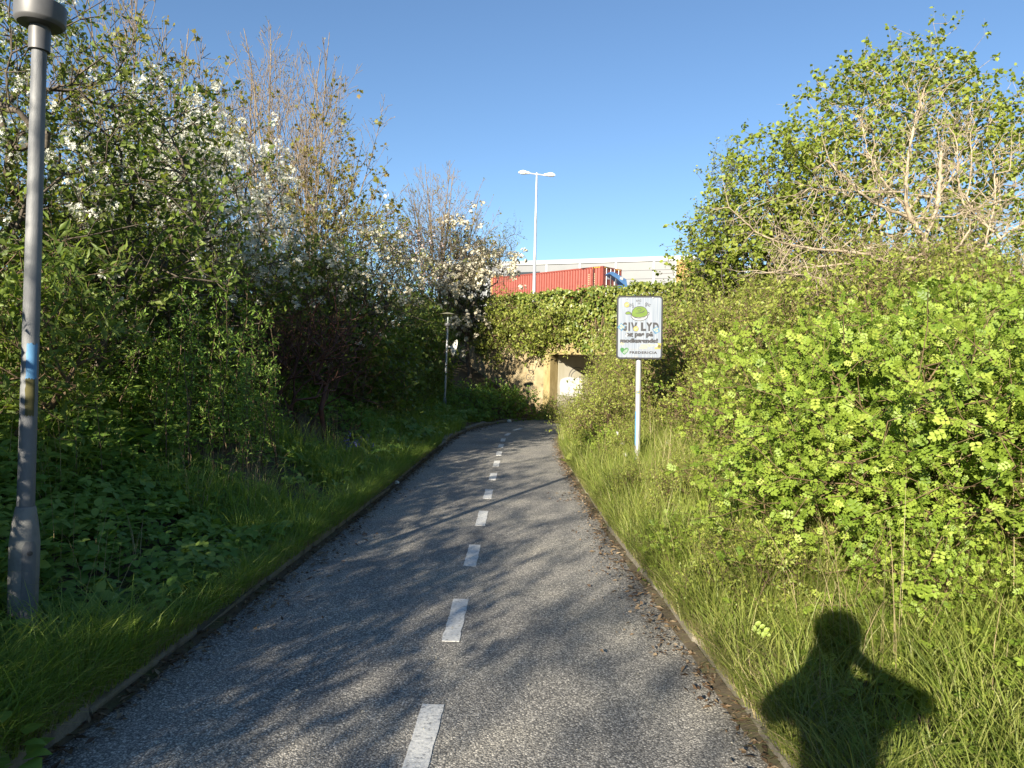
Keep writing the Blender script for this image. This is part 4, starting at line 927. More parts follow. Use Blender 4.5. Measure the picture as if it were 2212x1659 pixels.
def maple(label, u, Y, tops, seed, leafy=0.0, side=0, name='maple_tree', lsize=.10, r0=.055, low=.22, spread=.42, bud=.4):
    """upright young maple: straight leaders given by their tips (u, v), paired side shoots at a narrow angle"""
    b = np.array(place(u, Y)); rs = np.random.RandomState(seed); A, B, RA, RB, TB, TD, TL = [], [], [], [], [], [], []
    def shoot(p, d, L, r, lev, k=None):
        n = max(3, int(L / .22)); pts = [p]
        for q in range(n):
            d = unit(d + np.array([0, 0, .035 if lev else .0]) + rs.normal(size=3) * (.018 if lev == 0 else .045)); pts.append(pts[-1] + d * L / n)
        rr = r * (1 - np.linspace(0, 1, n + 1) * .82)
        A.extend(pts[:-1]); B.extend(pts[1:]); RA.extend(rr[:-1]); RB.extend(rr[1:])
        if lev < 3:
            gap = (.40, .26, .22)[lev]; s_ = L * (low if lev == 0 else .25); az = rs.rand() * 6.283
            while s_ < L * .97:
                i_ = min(n - 1, int(s_ / L * n)); q = pts[i_] + (pts[i_ + 1] - pts[i_]) * (s_ / L * n - i_); t = unit(pts[i_ + 1] - pts[i_])
                e1 = unit(np.cross(t, rs.normal(size=3))); e2 = np.cross(t, e1); az += 1.4 + rs.rand() * .5
                for sg in (0, math.pi):
                    if rs.rand() < (.40, .55, .62)[lev]: continue
                    o = e1 * math.cos(az + sg) + e2 * math.sin(az + sg); c = math.tan(R(rs.uniform(*((20, 36), (26, 44), (30, 50))[lev]))); l = (L - s_) * rs.uniform(*((.55, .92), (.30, .52), (.25, .5))[lev]) + .10
                    if lev == 2: l = min(l, .35)
                    shoot(q, unit(t + o * c), l, min(rr[i_] * .55, (.022, .011, .0075)[lev]), lev + 1)
                s_ += gap * rs.uniform(.7, 1.3)
        if lev >= 1: TB.append(pts[-2]); TD.append(unit(pts[-1] - pts[-2])); TL.append(np.linalg.norm(pts[-1] - pts[-2]))
    for (ut, vt, dy) in tops:
        t = np.array(at(ut, vt, Y + dy)) - b; o = np.array([t[0] * .12, t[1] * .12, -.2]); shoot(o, unit(t - o), np.linalg.norm(t - o), r0, 0)
    A, B = np.array(A), np.array(B); s = Soup(); RA, RB = np.maximum(np.array(RA), .0060), np.maximum(np.array(RB), .0045); big = RA > .02
    if big.any(): s.add(tubes(A[big], B[big], RA[big], RB[big], 8))
    s.add(tubes(A[~big], B[~big], RA[~big], RB[~big], 4)); parts = [('trunk', s)]
    tb, td, tl = np.array(TB), np.array(TD), np.array(TL); tip = tb + td * tl[:, None]; lf = Soup()
    m = rs.rand(len(tb)) < bud; lf.add(scatter(LEAF, tip[m], td[m], unit(rs.normal(size=(m.sum(), 3))), .055 * (.6 + .6 * rs.rand(m.sum())), rs))
    if leafy:
        wz = np.clip((.80 - (tip[:, 2] - tip[:, 2].min()) / np.ptp(tip[:, 2])) * 2.2 + side * (tip[:, 0] - tip[:, 0].mean()) / np.ptp(tip[:, 0]) * 1.2, 0, 1); m = rs.rand(len(tb)) < leafy * wz
        tw = (tb[m], td[m], tl[m] + .05); lf.add(leaves_on(rs, tw, 5, LOBED, lsize, .9, .75, upr=1.1, jitter=.05, lo=.4))
    parts.append(('crown', lf)); mats = {'trunk': M['maple_bark'], 'crown': M['maple_leaf']}
    return plant(name, label, 'tree', 'young maples above the left bank', tuple(b), [(k, q.mesh(k, mats[k])) for k, q in parts])
maple('tallest maple, still almost bare, fanning its twigs against the sky', 592, 21, [(600, 45, 0), (540, 70, .5), (660, 95, -.3), (482, 135, .6), (575, 180, -.8)], 21, .05, 0, bud=.3)
maple('maple with young bronze green leaves on its right side below the tall bare one', 662, 19.5, [(692, 105, 0), (745, 190, .4), (640, 210, -.3), (795, 290, .2), (830, 400, -.2), (700, 330, .8)], 22, .42, .6, r0=.045, bud=.3)
maple('slim maple with hanging leaf tufts rising behind the viburnum', 300, 13, [(255, -40, 0), (310, 10, .3), (365, 60, 0), (205, -90, .3), (410, 190, -.2)], 23, .45, 0, lsize=.085, r0=.035)
maple('small bare tree fanning out left of the cream blossom', 935, 26, [(912, 330, 0), (945, 350, .4), (985, 365, -.3), (1030, 420, 0), (880, 400, .3)], 24, .12, 0, name='bare_tree', lsize=.07, r0=.05)
tree_at('leafy_sapling', 'young shrub with narrow bright leaves in a sun patch beside the near lamp post', 'shrub', None, 130, 5.5,
        [(125, 590, 5.5, 45, 75, .35), (180, 690, 5.6, 95, 80, .45), (40, 720, 5.4, 70, 90, .4), (110, 800, 5.4, 90, 60, .4)], .5, 5, 31, ncl=44, per=5, spread=.16, leaf='sapling_leaf', bark='twig', T=NARROW, lsize=.10, nl=7, twl=.2, up=.8, r_tip=.003)
# the reddish bare thicket
def thicket(name, label, cat, u, Y, items, seed, n, r, leaf=None, bark='red_twig', nl=0, **kw):
    b = place(u, Y); rs = np.random.RandomState(seed); ells = ell_px(b, items)
    a = dict(ncl=60, per=6, spread=.22, leaf=leaf or 'dark_leaf', nl=nl, bark=bark, up=.7, angk=1.2, r_tip=.0042, twl=.28, tk=2, tr=.003, jit=.03)
    a.update(kw); parts = broadleaf(seed, ells, stems_from(rs, n, r, .35), **a)
    parts = [('stems' if k == 'trunk' else ('foliage' if k == 'crown' else k), m) for k, m in parts]
    return plant(name, label, cat, None, b, parts)
thicket('dogwood_thicket', 'leafless thicket of dark reddish brown stems on the shaded left bank', 'shrub', 640, 10.5, [(650, 770, 10.4, 100, 95, .8), (740, 770, 10.8, 60, 80, .7), (580, 790, 10.2, 60, 90, .7), (690, 700, 10.6, 90, 40, .7)], 41, 26, .75, ncl=90, per=7)
# slender upright shoots
def shoots():
    b = place(430, 7.6); rs = np.random.RandomState(44); p0, p1, r0, r1, LB, LD, LL = [], [], [], [], [], [], []
    for i in range(34):
        u, v = rs.uniform(290, 590), rs.uniform(590, 800); Y = rs.uniform(6.6, 8.4); t = at(u, v, Y); x = t.x + rs.normal() * .12; q = np.array([x, t.y + rs.normal() * .1, G1(x, t.y)]) - b
        t = np.array(t) - b; k = 9; prev = q
        for s in range(1, k + 1):
            p = q + (t - q) * s / k + rs.normal(size=3) * .015; p0.append(prev); p1.append(p); r0.append(.006 * (1 - (s - 1) / k) + .0015); r1.append(.006 * (1 - s / k) + .0015)
            for _ in range(3 if s > 1 else 0):
                a = rs.rand() * 6.283; LB.append(prev + (p - prev) * rs.rand()); LD.append([math.cos(a) * .7, math.sin(a) * .7, .75]); LL.append(.08 + .16 * rs.rand() * (1.2 - s / k))
            prev = p
    tw = (np.array(LB), unit(np.array(LD)), np.array(LL)); st = Soup(); st.add(tubes(np.array(p0), np.array(p1), np.array(r0), np.array(r1), 4)); st.add(tubes(tw[0], tw[0] + tw[1] * tw[2][:, None], np.full(len(LB), .0018), np.full(len(LB), .001), 3))
    lf = Soup(); lf.add(leaves_on(rs, tw, 8, NARROW, .055, .7, .1))
    plant('willow_shoots', 'clump of slender upright green shoots before the bare reddish thicket', 'shrub', None, b, [('stems', st.mesh('stems', M['twig'])), ('foliage', lf.mesh('foliage', M['herb_leaf']))])
shoots()
# dark understory shrubs, three meshes shared by the copies
def dome_variant(seed, r, h, leaf, T, lsize, nl, ncl, bark='twig', per=7, n=8, twl=.2, tk=2, petals=None, spread=.2, **kw):
    rs = np.random.RandomState(seed); ells = [((0, 0, h * .5), (r, r, h * .5)), ((rs.uniform(-.4, .4) * r, rs.uniform(-.4, .4) * r, h * .75), (r * .5, r * .5, h * .32))]
    p = broadleaf(seed, ells, stems_from(rs, n, r * .4, h * .25, .4), ncl=ncl, per=per, spread=spread, bark=bark, leaf=leaf, T=T, lsize=lsize, nl=nl, twl=twl, tk=tk, petals=petals, up=.4, shell=.7, r_tip=.0023, step=.2, **kw)
    return [('stems' if k == 'trunk' else ('foliage' if k == 'crown' else k), m) for k, m in p]
DARK = [dome_variant(60 + i, 1.15, 1.9, 'dark_leaf', ROUND if i == 1 else LEAF, .075, 5, 75) for i in range(3)]
MID = [dome_variant(70 + i, 1.0, 1.5, 'bush_leaf', LEAF, .05, 6, 80, tk=2) for i in range(3)]
ROSEV = [dome_variant(80 + i, .95, 1.15, 'rose_leaf', ROSE, .066, 9, 100, bark='rose_stem', twl=.16, tk=1, droop=.05, thr=2.5) for i in range(4)]
def spread_copies(variants, name, label, cat, group, spots, seed, zs=(.85, 1.15)):
    rs = np.random.RandomState(seed); first = {}
    for i, (x, y, s) in enumerate(spots):
        k = rs.randint(len(variants)); z = basez(x, y) - .08
        if k not in first:
            first[k] = plant(name, label, cat, group, (x, y, z), variants[k]); o = first[k]
        else:
            o = copy_tree(first[k]); o.location = (x, y, z)
        q = rs.uniform(*zs); o.scale = (s, s, s * q); o.rotation_euler = (R(rs.uniform(-6, 6)), R(rs.uniform(-6, 6)), rs.rand() * 6.283)
def px_spots(L): 
    out = []
    for u, Y, s in L: p = at(u, 800, Y); out.append((p.x, p.y, s))
    return out
_D = px_spots([(-140, 6.2, .9), (60, 6.2, .55), (420, 8.6, .6), (60, 7.2, .9), (200, 8.6, 1.0), (330, 9.4, 1.0), (470, 11.5, 1.1), (560, 12.4, 1.05), (390, 12.5, 1.2), (250, 11, 1.2), (90, 9.6, 1.2), (640, 13.5, 1.15), (720, 14, 1.1), (780, 14.6, 1.1), (830, 16.6, .85), (880, 18.4, .7), (740, 17, 1.3), (660, 16.5, 1.3), (905, 20.5, .7), (860, 21, 1.3), (800, 19.5, 1.3), (915, 22.5, .85), (600, 15, 1.2), (885, 24.5, 1.2)])
spread_copies(DARK, 'understory_shrub', 'dark green understory shrub low behind the near left grass', 'shrub', 'understory shrubs near the lamp post', [p for p in _D if p[1] < 10], 5)
spread_copies(DARK, 'understory_shrub', 'dark green understory shrub below the bare maples', 'shrub', 'understory shrubs below the maples', [p for p in _D if 10 <= p[1] < 15.5], 25)
spread_copies(DARK, 'understory_shrub', 'dark green understory shrub on the shaded slope behind the slim lamp post', 'shrub', 'understory shrubs by the slim lamp', [p for p in _D if p[1] >= 15.5], 35)
_open = broadleaf(18, [((0, 0, 3.0), (1.5, 1.6, 1.25)), ((.4, .5, 2.2), (1.3, 1.2, .8)), ((-.3, -.5, 3.9), (.9, .9, .6))], [[(0, 0, -.3), (.05, 0, .7), (.1, .05, 1.4)]], ncl=32, per=6, spread=.19, lsize=.06, nl=5, petals='petal', pfrac=.4, pn=6, psize=.026, prad=.07)
_b = None
for i, (x, y, s) in enumerate([(-5.3, .4, .85), (-5.8, -2.2, .95), (-5.2, -4.6, 1.0), (-5.9, -6.6, 1.05), (-5.2, -8.8, 1.0), (-5.8, -11, 1.08), (-5.0, -13.2, 1.0)]):
    z = basez(x, y) - .1
    if _b is None: _b = o = plant('crab_apple_tree', 'open crab apple tree on the left bank behind the photographer', 'tree', 'crab apple trees behind the photographer', (x, y, z), _open)
    else: o = copy_tree(_b); o.location = (x, y, z)
    o.scale = (s, s, s); o.rotation_euler = (0, 0, 2.1 * i)
spread_copies(DARK, 'understory_shrub', 'dark green understory shrub on the left bank behind the photographer', 'shrub', 'understory shrubs behind the photographer', [(-4.2 + .5 * math.sin(3 * k), 3.2 - 1.25 * k, .95 + .1 * math.sin(5 * k)) for k in range(12)], 45)
# sunlit bush on the slope left of the wing wall, bramble hanging over it, ivy on the parapet
thicket('bramble_bush', 'low sunlit bramble spreading from the left slope to the tunnel jamb', 'shrub', 1085, 22.6, [(1075, 878, 22.3, 50, 26, .7), (1045, 884, 21.4, 50, 28, .8), (1160, 896, 22.8, 24, 12, .3), (1120, 890, 22.4, 40, 18, .5), (1000, 885, 20.6, 40, 30, .7)], 51, 14, .9, leaf='herb_leaf', bark='twig', nl=6, ncl=95, per=7, T=LEAF, lsize=.10)
def hanging():
    b = to_uw(-1.6, .7, 3.5); b = (b.x, b.y, b.z); ells = ell_px(b, [(1150, 700, 24.3, 75, 48, .55), (1215, 700, 23.6, 55, 42, .5), (1115, 735, 24.5, 50, 26, .45), (1180, 722, 24.2, 40, 24, .4), (1090, 690, 25, 40, 50, .6), (1065, 735, 25, 34, 40, .5)])
    rs = np.random.RandomState(52); parts = broadleaf(52, ells, [[(0, 0, -.2), (0.1, -.2, .35), (.25, -.6, .5)]], ncl=110, per=7, spread=.2, leaf='bush_leaf', bark='twig', T=LEAF, lsize=.085, nl=6, twl=.24, up=0, droop=.3)
    plant('bramble_bush', 'bright green bramble hanging over the wall left of the tunnel lintel', 'shrub', None, b, [('stems', parts[0][1]), ('foliage', parts[1][1])])
hanging()
def ivy():
    rs = np.random.RandomState(53); n = 23000
    u = rs.uniform(-8, 9.5, n); bot = 2.42 + .22 * np.sin(u * 2.3) + .14 * np.sin(u * 6.1 + 1) + np.where(u < -.4, .02, 0) - .35 * (rs.rand(n) < .08) * rs.rand(n); top = 4.20 + .05 * np.sin(u * 3.7) + .04 * np.sin(u * 9)
    q = rs.rand(n); z = bot + (top - bot) * q
    bul = .22 + .16 * np.sin(u * 1.9 + z * 2.2) + .12 * np.sin(u * 4.3 - z * 3.7) + .25 * smooth(2.6, 3.6, z)
    w = -bul * (.45 + .6 * rs.rand(n)) - .02
    tp = rs.rand(n) < .22; w = np.where(tp, rs.uniform(-.6, .55, n), w); z = np.where(tp, top + rs.normal(size=n) * .05, z)
    P = np.stack([CORN[0] + u * UD[0] + w * WD[0], CORN[1] + u * UD[1] + w * WD[1], z], 1)
    out = np.array([-WD[0], -WD[1], .35]); nrm = unit(out + rs.normal(size=(n, 3)) * .55); nrm[tp] = unit(np.array([-.2, -.2, 1]) + rs.normal(size=(tp.sum(), 3)) * .5)
    ax = unit(np.array([0, 0, -1.]) + rs.normal(size=(n, 3)) * .7)
    b = to_uw(0, .1, 3.45); root = empty('ivy_hedge', b, 0, 'dark glossy ivy covering the parapet over the tunnel mouth', 'ivy')
    s = Soup(); s.add(scatter(ROUND, P - np.array(b), ax, nrm, .095 * (.6 + .7 * rs.rand(n)), rs)); o = obj_me('foliage', s.mesh('foliage', M['ivy_leaf']), root, kind='stuff')
    m = 500; uu = rs.uniform(-8, 9.5, m); z0 = rs.uniform(3.2, 4.1, m); z1 = np.maximum(2.3, z0 - rs.uniform(.3, .9, m)); w0 = -rs.uniform(.03, .3, m)
    A = np.stack([CORN[0] + uu * UD[0] + w0 * WD[0], CORN[1] + uu * UD[1] + w0 * WD[1], z0], 1); uu = uu + rs.normal(size=m) * .15; Bp = np.stack([CORN[0] + uu * UD[0] + w0 * WD[0], CORN[1] + uu * UD[1] + w0 * WD[1], z1], 1)
    s = Soup(); s.add(tubes(A - np.array(b), Bp - np.array(b), np.full(m, .012), np.full(m, .006), 4)); obj_me('stems', s.mesh('stems', M['twig']), root)
    # the dark inner body of the hedge: a rough solid the leaves sit on
    bm = box_bm(-8, 9.5, .36, .7, -.02, .52); bmesh.ops.subdivide_edges(bm, edges=list(bm.edges), cuts=6, use_grid_fill=True)
    for v in bm.verts: v.co += Vector((rs.normal() * .05, rs.normal() * .04, rs.normal() * .04))
    o = bm_obj('inner_growth', bm, M['twig'], root); o.rotation_euler = (0, 0, UW_ROT); o.location = (0, 0, .05)
ivy()

# ---- right side ----------------------------------------------------------------------------
tree_at('hazel_tree', 'large fresh green tree filling the upper right against the sky', 'tree', None, 1900, 15.5,
        [(1930, 290, 15.5, 175, 170, 1.7), (2060, 350, 15.8, 150, 160, 1.7), (1800, 400, 15.2, 130, 130, 1.5), (2180, 350, 16, 100, 130, 1.5), (1930, 500, 15, 220, 100, 1.5), (1880, 180, 15.5, 60, 60, .8), (2000, 160, 15.6, 70, 50, .8), (2130, 520, 15.6, 120, 110, 1.3)], 1.2, 7, 61, ncl=310, per=8, spread=.36, leaf='hazel_leaf', T=ROUND, lsize=.082, nl=6, twl=.30, bark='dead_bark', droop=.35, up=.5, shell=.45)
tree_at('hazel_tree', 'lower spreading green tree between the warehouse corner and the dead branches', 'tree', None, 1680, 15.5,
        [(1690, 420, 15.6, 110, 110, 1.3), (1620, 500, 15.8, 95, 85, 1.2), (1740, 530, 15.2, 120, 70, 1.2), (1580, 560, 16, 80, 55, 1.0), (1640, 600, 15.6, 110, 40, 1.0)], .9, 5, 62, ncl=190, per=8, spread=.30, leaf='hazel_leaf', T=ROUND, lsize=.082, nl=6, twl=.28, bark='bark', droop=.3, up=.5, shell=.5)
tree_at('hawthorn_tree', 'slender blue green hawthorn at the left edge of the right hand trees', 'tree', None, 1565, 17.5,
        [(1560, 400, 17.5, 32, 80, .6), (1560, 500, 17.5, 50, 70, .8), (1540, 570, 17.4, 55, 40, .8), (1495, 535, 17.5, 25, 30, .5), (1520, 600, 17.2, 50, 25, .7)], 1.0, 3, 63, ncl=95, per=8, spread=.2, leaf='bush_leaf', T=LEAF, lsize=.065, nl=7, twl=.22, bark='bark', up=.7, shell=.45)
def dead_tree():
    b = place(1990, 10.8); rs = np.random.RandomState(65); b = np.array(b)
    def cp(cx_, cy_, dz=0): return np.array(at((2700 + cx_ * .7233) * .54, (100 + cy_ * .7233) * .54, 10.8 + dz)) - b
    limbs = [([(1425, 1560), (1420, 1450), (1405, 1300), (1380, 1190)], 15, 12, 0), ([(1380, 1190), (1440, 1050), (1460, 900), (1468, 800), (1472, 715)], 10, 8, .2), ([(1380, 1190), (1290, 1050), (1270, 880), (1310, 600), (1360, 440), (1380, 350)], 10, 3, -.2),
             ([(1290, 1060), (1150, 1010), (1020, 930), (930, 830), (840, 750)], 7, 5, -.5), ([(1400, 1260), (1280, 1300), (1170, 1310), (1000, 1255), (760, 1240), (560, 1200), (440, 1140), (300, 1010)], 9, 2.5, -.8), ([(1400, 1680), (1330, 1640), (1200, 1560), (1050, 1530), (900, 1450), (840, 1410), (680, 1380), (560, 1370)], 11, 3, -1.2),
             ([(1330, 1640), (1100, 1600), (960, 1590), (820, 1555)], 6, 2.5, -1.3), ([(1410, 1390), (1250, 1340), (1150, 1310), (940, 1320), (700, 1340), (520, 1370)], 8, 2.5, -.4), ([(1410, 1390), (1560, 1300), (1700, 1250), (1800, 1180), (1930, 1090)], 8, 5, .5),
             ([(1800, 1180), (1700, 1090), (1590, 990), (1560, 800), (1555, 600), (1450, 530)], 6, 2, .5), ([(1400, 1680), (1560, 1590), (1740, 1480), (1830, 1410), (1990, 1310)], 11, 7, -.6), ([(1280, 1070), (1500, 1075), (1700, 1000), (1930, 930)], 4, 2, .2), ([(1270, 920), (1090, 920), (850, 915), (740, 905)], 4, 2, -.4),
             ([(1250, 980), (1140, 850), (1060, 690), (1040, 520)], 4, 1.8, .3), ([(1700, 1250), (1760, 1050), (1770, 850), (1760, 700)], 4.5, 2, .4), ([(1440, 1330), (1640, 1150), (1630, 900), (1640, 700), (1640, 430)], 5, 2, .8), ([(940, 1320), (850, 1200), (750, 1100)], 4, 2, -.6), ([(700, 1240), (640, 1180), (560, 1120)], 3.5, 2, -.7), ([(840, 1410), (780, 1480), (820, 1560)], 3.5, 2, -1.1)]
    s = Soup(); tb, td, tl = [], [], []; A, B_, RA, RB = [], [], [], []
    def chain(pts, ra, rb, k=5):
        pts = np.array(pts); q = np.linspace(0, len(pts) - 1, (len(pts) - 1) * k + 1); P = np.stack([np.interp(q, np.arange(len(pts)), pts[:, c]) for c in range(3)], 1)
        for _ in range(2): P[1:-1] = (P[:-2] + 2 * P[1:-1] + P[2:]) / 4
        P[1:-1] += rs.normal(size=P[1:-1].shape) * min(.022, .1 * np.linalg.norm(P[1] - P[0])); r = np.linspace(ra, rb, len(P)) * (1 + .12 * rs.normal(size=len(P)).clip(-1, 1))
        A.extend(P[:-1]); B_.extend(P[1:]); RA.extend(r[:-1]); RB.extend(r[1:]); return P
    for pts, w0, w1, dz in limbs:
        m = len(pts); P3 = [cp(x, y, dz * i / (m - 1)) for i, (x, y) in enumerate(pts)]; k = 10.8 / FPX * .47
        P = chain(P3, w0 * k, w1 * k)
        for i in range(2, len(P)):
            for _ in range(rs.randint(1, 4)):
                d = unit(P[i] - P[i - 1]); v = unit(rs.normal(size=3) + d * .6 + np.array([0, 0, .25])); L = rs.uniform(.15, .62) * (1 if w0 > 5 else .8)
                Q = [P[i]]
                for s_ in range(4): v = unit(v + rs.normal(size=3) * .28); Q.append(Q[-1] + v * L / 4)
                Q2 = chain(Q, .0065, .0028, 1)
                for _ in range(3): j = rs.randint(1, 5); tb.append(Q[j]); td.append(unit(v + rs.normal(size=3) * .9)); tl.append(rs.uniform(.06, .28))
    s.add(tubes(np.array(A), np.array(B_), np.array(RA), np.array(RB), 8)); tb, td, tl = np.array(tb), np.array(td), np.array(tl)
    s.add(tubes(tb, tb + td * tl[:, None], np.full(len(tb), .0034), np.full(len(tb), .0016), 4))
    plant('dead_tree', 'bare beige dead tree with a broken limb in front of the big green tree', 'tree', None, tuple(b), [('trunk', s.mesh('trunk', M['dead_bark']))])
dead_tree()
rs = np.random.RandomState(77)
near, mid = [], []
for y in np.arange(1.6, 21.5, .92):
    for x in np.arange(1.9, 10.0, .95):
        X, Yq = x + rs.uniform(-.3, .3), y + rs.uniform(-.3, .3)
        d = float(min(seg_dist(np.array([[X, Yq]]), RIGHT))); w = (np.array([X, Yq]) - CORN) @ WD
        lim = .95 + .30 * math.sin(Yq * .9) - (.1 if Yq < 5 else 0) - (.5 if Yq > 11 else 0)
        if d < lim or w > -.7 or (X - 1.3) > .86 * Yq + 1.6: continue
        if abs(X - 1.62 * Yq / 9.2) < .5 and Yq < 9.6 and Yq > 7 and X < 2.2: continue
        s = rs.uniform(.85, 1.15) * (.42 if d < lim + .45 else (.7 if d < lim + .9 else 1.0))
        (near if Yq < 9 and not (Yq > 6.5 and X < 3) else mid).append((X, Yq, s))
def banked(variants, name, what, spots, seed):
    sets = {}
    for X, Yq, s in spots:
        d = float(min(seg_dist(np.array([[X, Yq]]), RIGHT))); row = 'by the verge grass' if d < 2.3 else ('mid slope' if d < 4 else 'high on the bank')
        far = 'nearest the camera' if Yq < 4.2 else ('opposite the sign' if Yq < 9 else ('beyond the sign' if Yq < 13 else 'towards the tunnel'))
        sets.setdefault((row, far), []).append((X, Yq, s))
    for k, ((row, far), L) in enumerate(sets.items()):
        spread_copies(variants, name, '%s %s %s' % (what, row, far), 'shrub', '%ss %s %s' % (name.replace('_', ' '), row, far), L, seed + k)
banked(ROSEV, 'wild_rose_shrub', 'low wild rose shrub', near, 6)
banked(MID, 'bushy_shrub', 'yellow green bushy shrub', mid, 40)
_w = np.random.RandomState(12); _low = []
for k in range(34):
    yy = 4.2 + 15.5 * k / 33; d_ = .40 + .75 * _w.rand(); _low.append((float(np.interp(yy, RS_[:, 1], RS_[:, 0])) + d_, yy, .26 + .16 * _w.rand()))
_low = [q for q in _low if not (abs(q[0] - SIGN.location.x) < .22 and q[1] < 9.5 and q[1] > 7.9)]
spread_copies(MID + ROSEV[:2], 'verge_weed', 'knee high leafy weed tuft in the grass along the right path edge', 'weed', 'leafy weed tufts along the right path edge', _low, 46)
thicket('tall_shrub', 'tall thin-stemmed shrub hiding the right side of the tunnel mouth', 'shrub', 1330, 18.6, [(1330, 800, 18.6, 26, 55, .5), (1335, 850, 18.4, 40, 40, .5), (1308, 868, 18.4, 20, 28, .35), (1345, 750, 18.8, 30, 55, .5)], 55, 10, .5, leaf='bush_leaf', bark='twig', nl=5, ncl=60, per=6, T=LEAF, lsize=.055)
thicket('tall_shrub', 'tall shadowed shrub with thin brown stems just right of the sign', 'shrub', 1470, 12.5, [(1470, 740, 12.5, 60, 90, .6), (1450, 850, 12.3, 50, 60, .5), (1520, 780, 12.7, 50, 70, .6)], 56, 12, .5, leaf='bush_leaf', bark='twig', nl=5, ncl=66, per=6, T=LEAF, lsize=.048)
print('shrubs', len(near), len(mid))
#--PART4--
# ------------------------------------------------------------------ grass, herbs, litter
def verge_points(rs, side, n, y0, y1, d0, d1, ypow=1.0, dpow=1.0):
    poly = LS if side < 0 else RS_
    t = y0 + (y1 - y0) * rs.rand(n) ** ypow; d = d0 + (d1 - d0) * rs.rand(n) ** dpow
    tang = np.gradient(poly, axis=0); tang = tang / np.linalg.norm(tang, axis=1)[:, None]; nor = np.stack([-tang[:, 1], tang[:, 0]], 1) * (1 if side < 0 else -1)
    i = np.arange(len(poly)); k = np.interp(t, poly[:, 1], i); lo = np.clip(k.astype(int), 0, len(poly) - 2); f = (k - lo)[:, None]
    P = poly[lo] * (1 - f) + poly[lo + 1] * f + (nor[lo] * (1 - f) + nor[lo + 1] * f) * d[:, None]
    keep = ~inside(P) & (((P - CORN) @ WD) < -.3) & (np.minimum(seg_dist(P, LEFT), seg_dist(P, RIGHT)) > d0 * .8)
    P = P[keep]; d = d[keep]; return np.stack([P[:, 0], P[:, 1], G(P[:, 0], P[:, 1])], 1), d
def blades(rs, P, h, w, bend, az=None, rnd=None):
    n = len(P); a = rs.rand(n) * 6.283 if az is None else az; d = np.stack([np.cos(a), np.sin(a), np.zeros(n)], 1); tw = a + 1.57 + rs.normal(size=n) * .6
    x = np.stack([np.cos(tw), np.sin(tw), np.zeros(n)], 1); V = np.zeros((n, 7, 3)); up = np.array([0, 0, 1.])
    for j, (t, ww) in enumerate(((0, 1), (.4, .85), (.75, .5), (1, 0))):
        c = P + up * (h * (t - .42 * bend * t ** 2.2))[:, None] + d * (h * bend * .75 * t ** 2)[:, None]
        if j < 3: V[:, 2 * j] = c - x * (w * ww / 2)[:, None]; V[:, 2 * j + 1] = c + x * (w * ww / 2)[:, None]
        else: V[:, 6] = c
    tf = np.array([(0, 1, 3), (0, 3, 2), (2, 3, 5), (2, 5, 4), (4, 5, 6)]); F = tf[None] + (np.arange(n) * 7)[:, None, None]
    r = rs.rand(n) if rnd is None else rnd
    return V.reshape(-1, 3), F.reshape(-1, 3), np.repeat(r, 7)
def tufted(rs, P, per, rad):
    n = len(P); Q = np.repeat(P, per, 0); off = rs.normal(size=(n * per, 2)) * rad; Q[:, :2] += off
    return Q, np.arctan2(off[:, 1], off[:, 0]) + rs.normal(size=n * per) * .5, np.repeat(rs.rand(n), per)
def grass_layer(name, label, mat, side, specs, seed):
    rs = np.random.RandomState(seed); s = Soup()
    for n, y0, y1, d0, d1, dp, per, rad, h0, h1, w, b0, b1, thr in specs:
        P, d = verge_points(rs, side, n, y0, y1, d0, d1, 1.0, dp)
        m = (noise3(P, 1.5, seed) > thr) & (np.hypot(P[:, 0] - NEAR_LAMP.location.x, P[:, 1] - NEAR_LAMP.location.y + .18) > .30); P = P[m]
        Q, az, hr = tufted(rs, P, per, rad); k = len(Q); lush = .55 + .9 * np.repeat(rs.rand(len(P)), per) * (1 + .35 * noise3(Q, .9, 4))
        Q[:, 2] = G(Q[:, 0], Q[:, 1]) - .01
        ok = ~inside(Q[:, :2]); Q, az, hr, lush = Q[ok], az[ok], hr[ok], lush[ok]; k = len(Q)
        h = (h0 + (h1 - h0) * rs.rand(k)) * lush
        s.add(blades(rs, Q, h, w * (.7 + .6 * rs.rand(k)), b0 + (b1 - b0) * rs.rand(k), az, np.clip(hr * .5 + rs.rand(k) * .5, 0, 1)))
    return obj_me(name, s.mesh(name, M[mat]), label=label, kind='stuff')
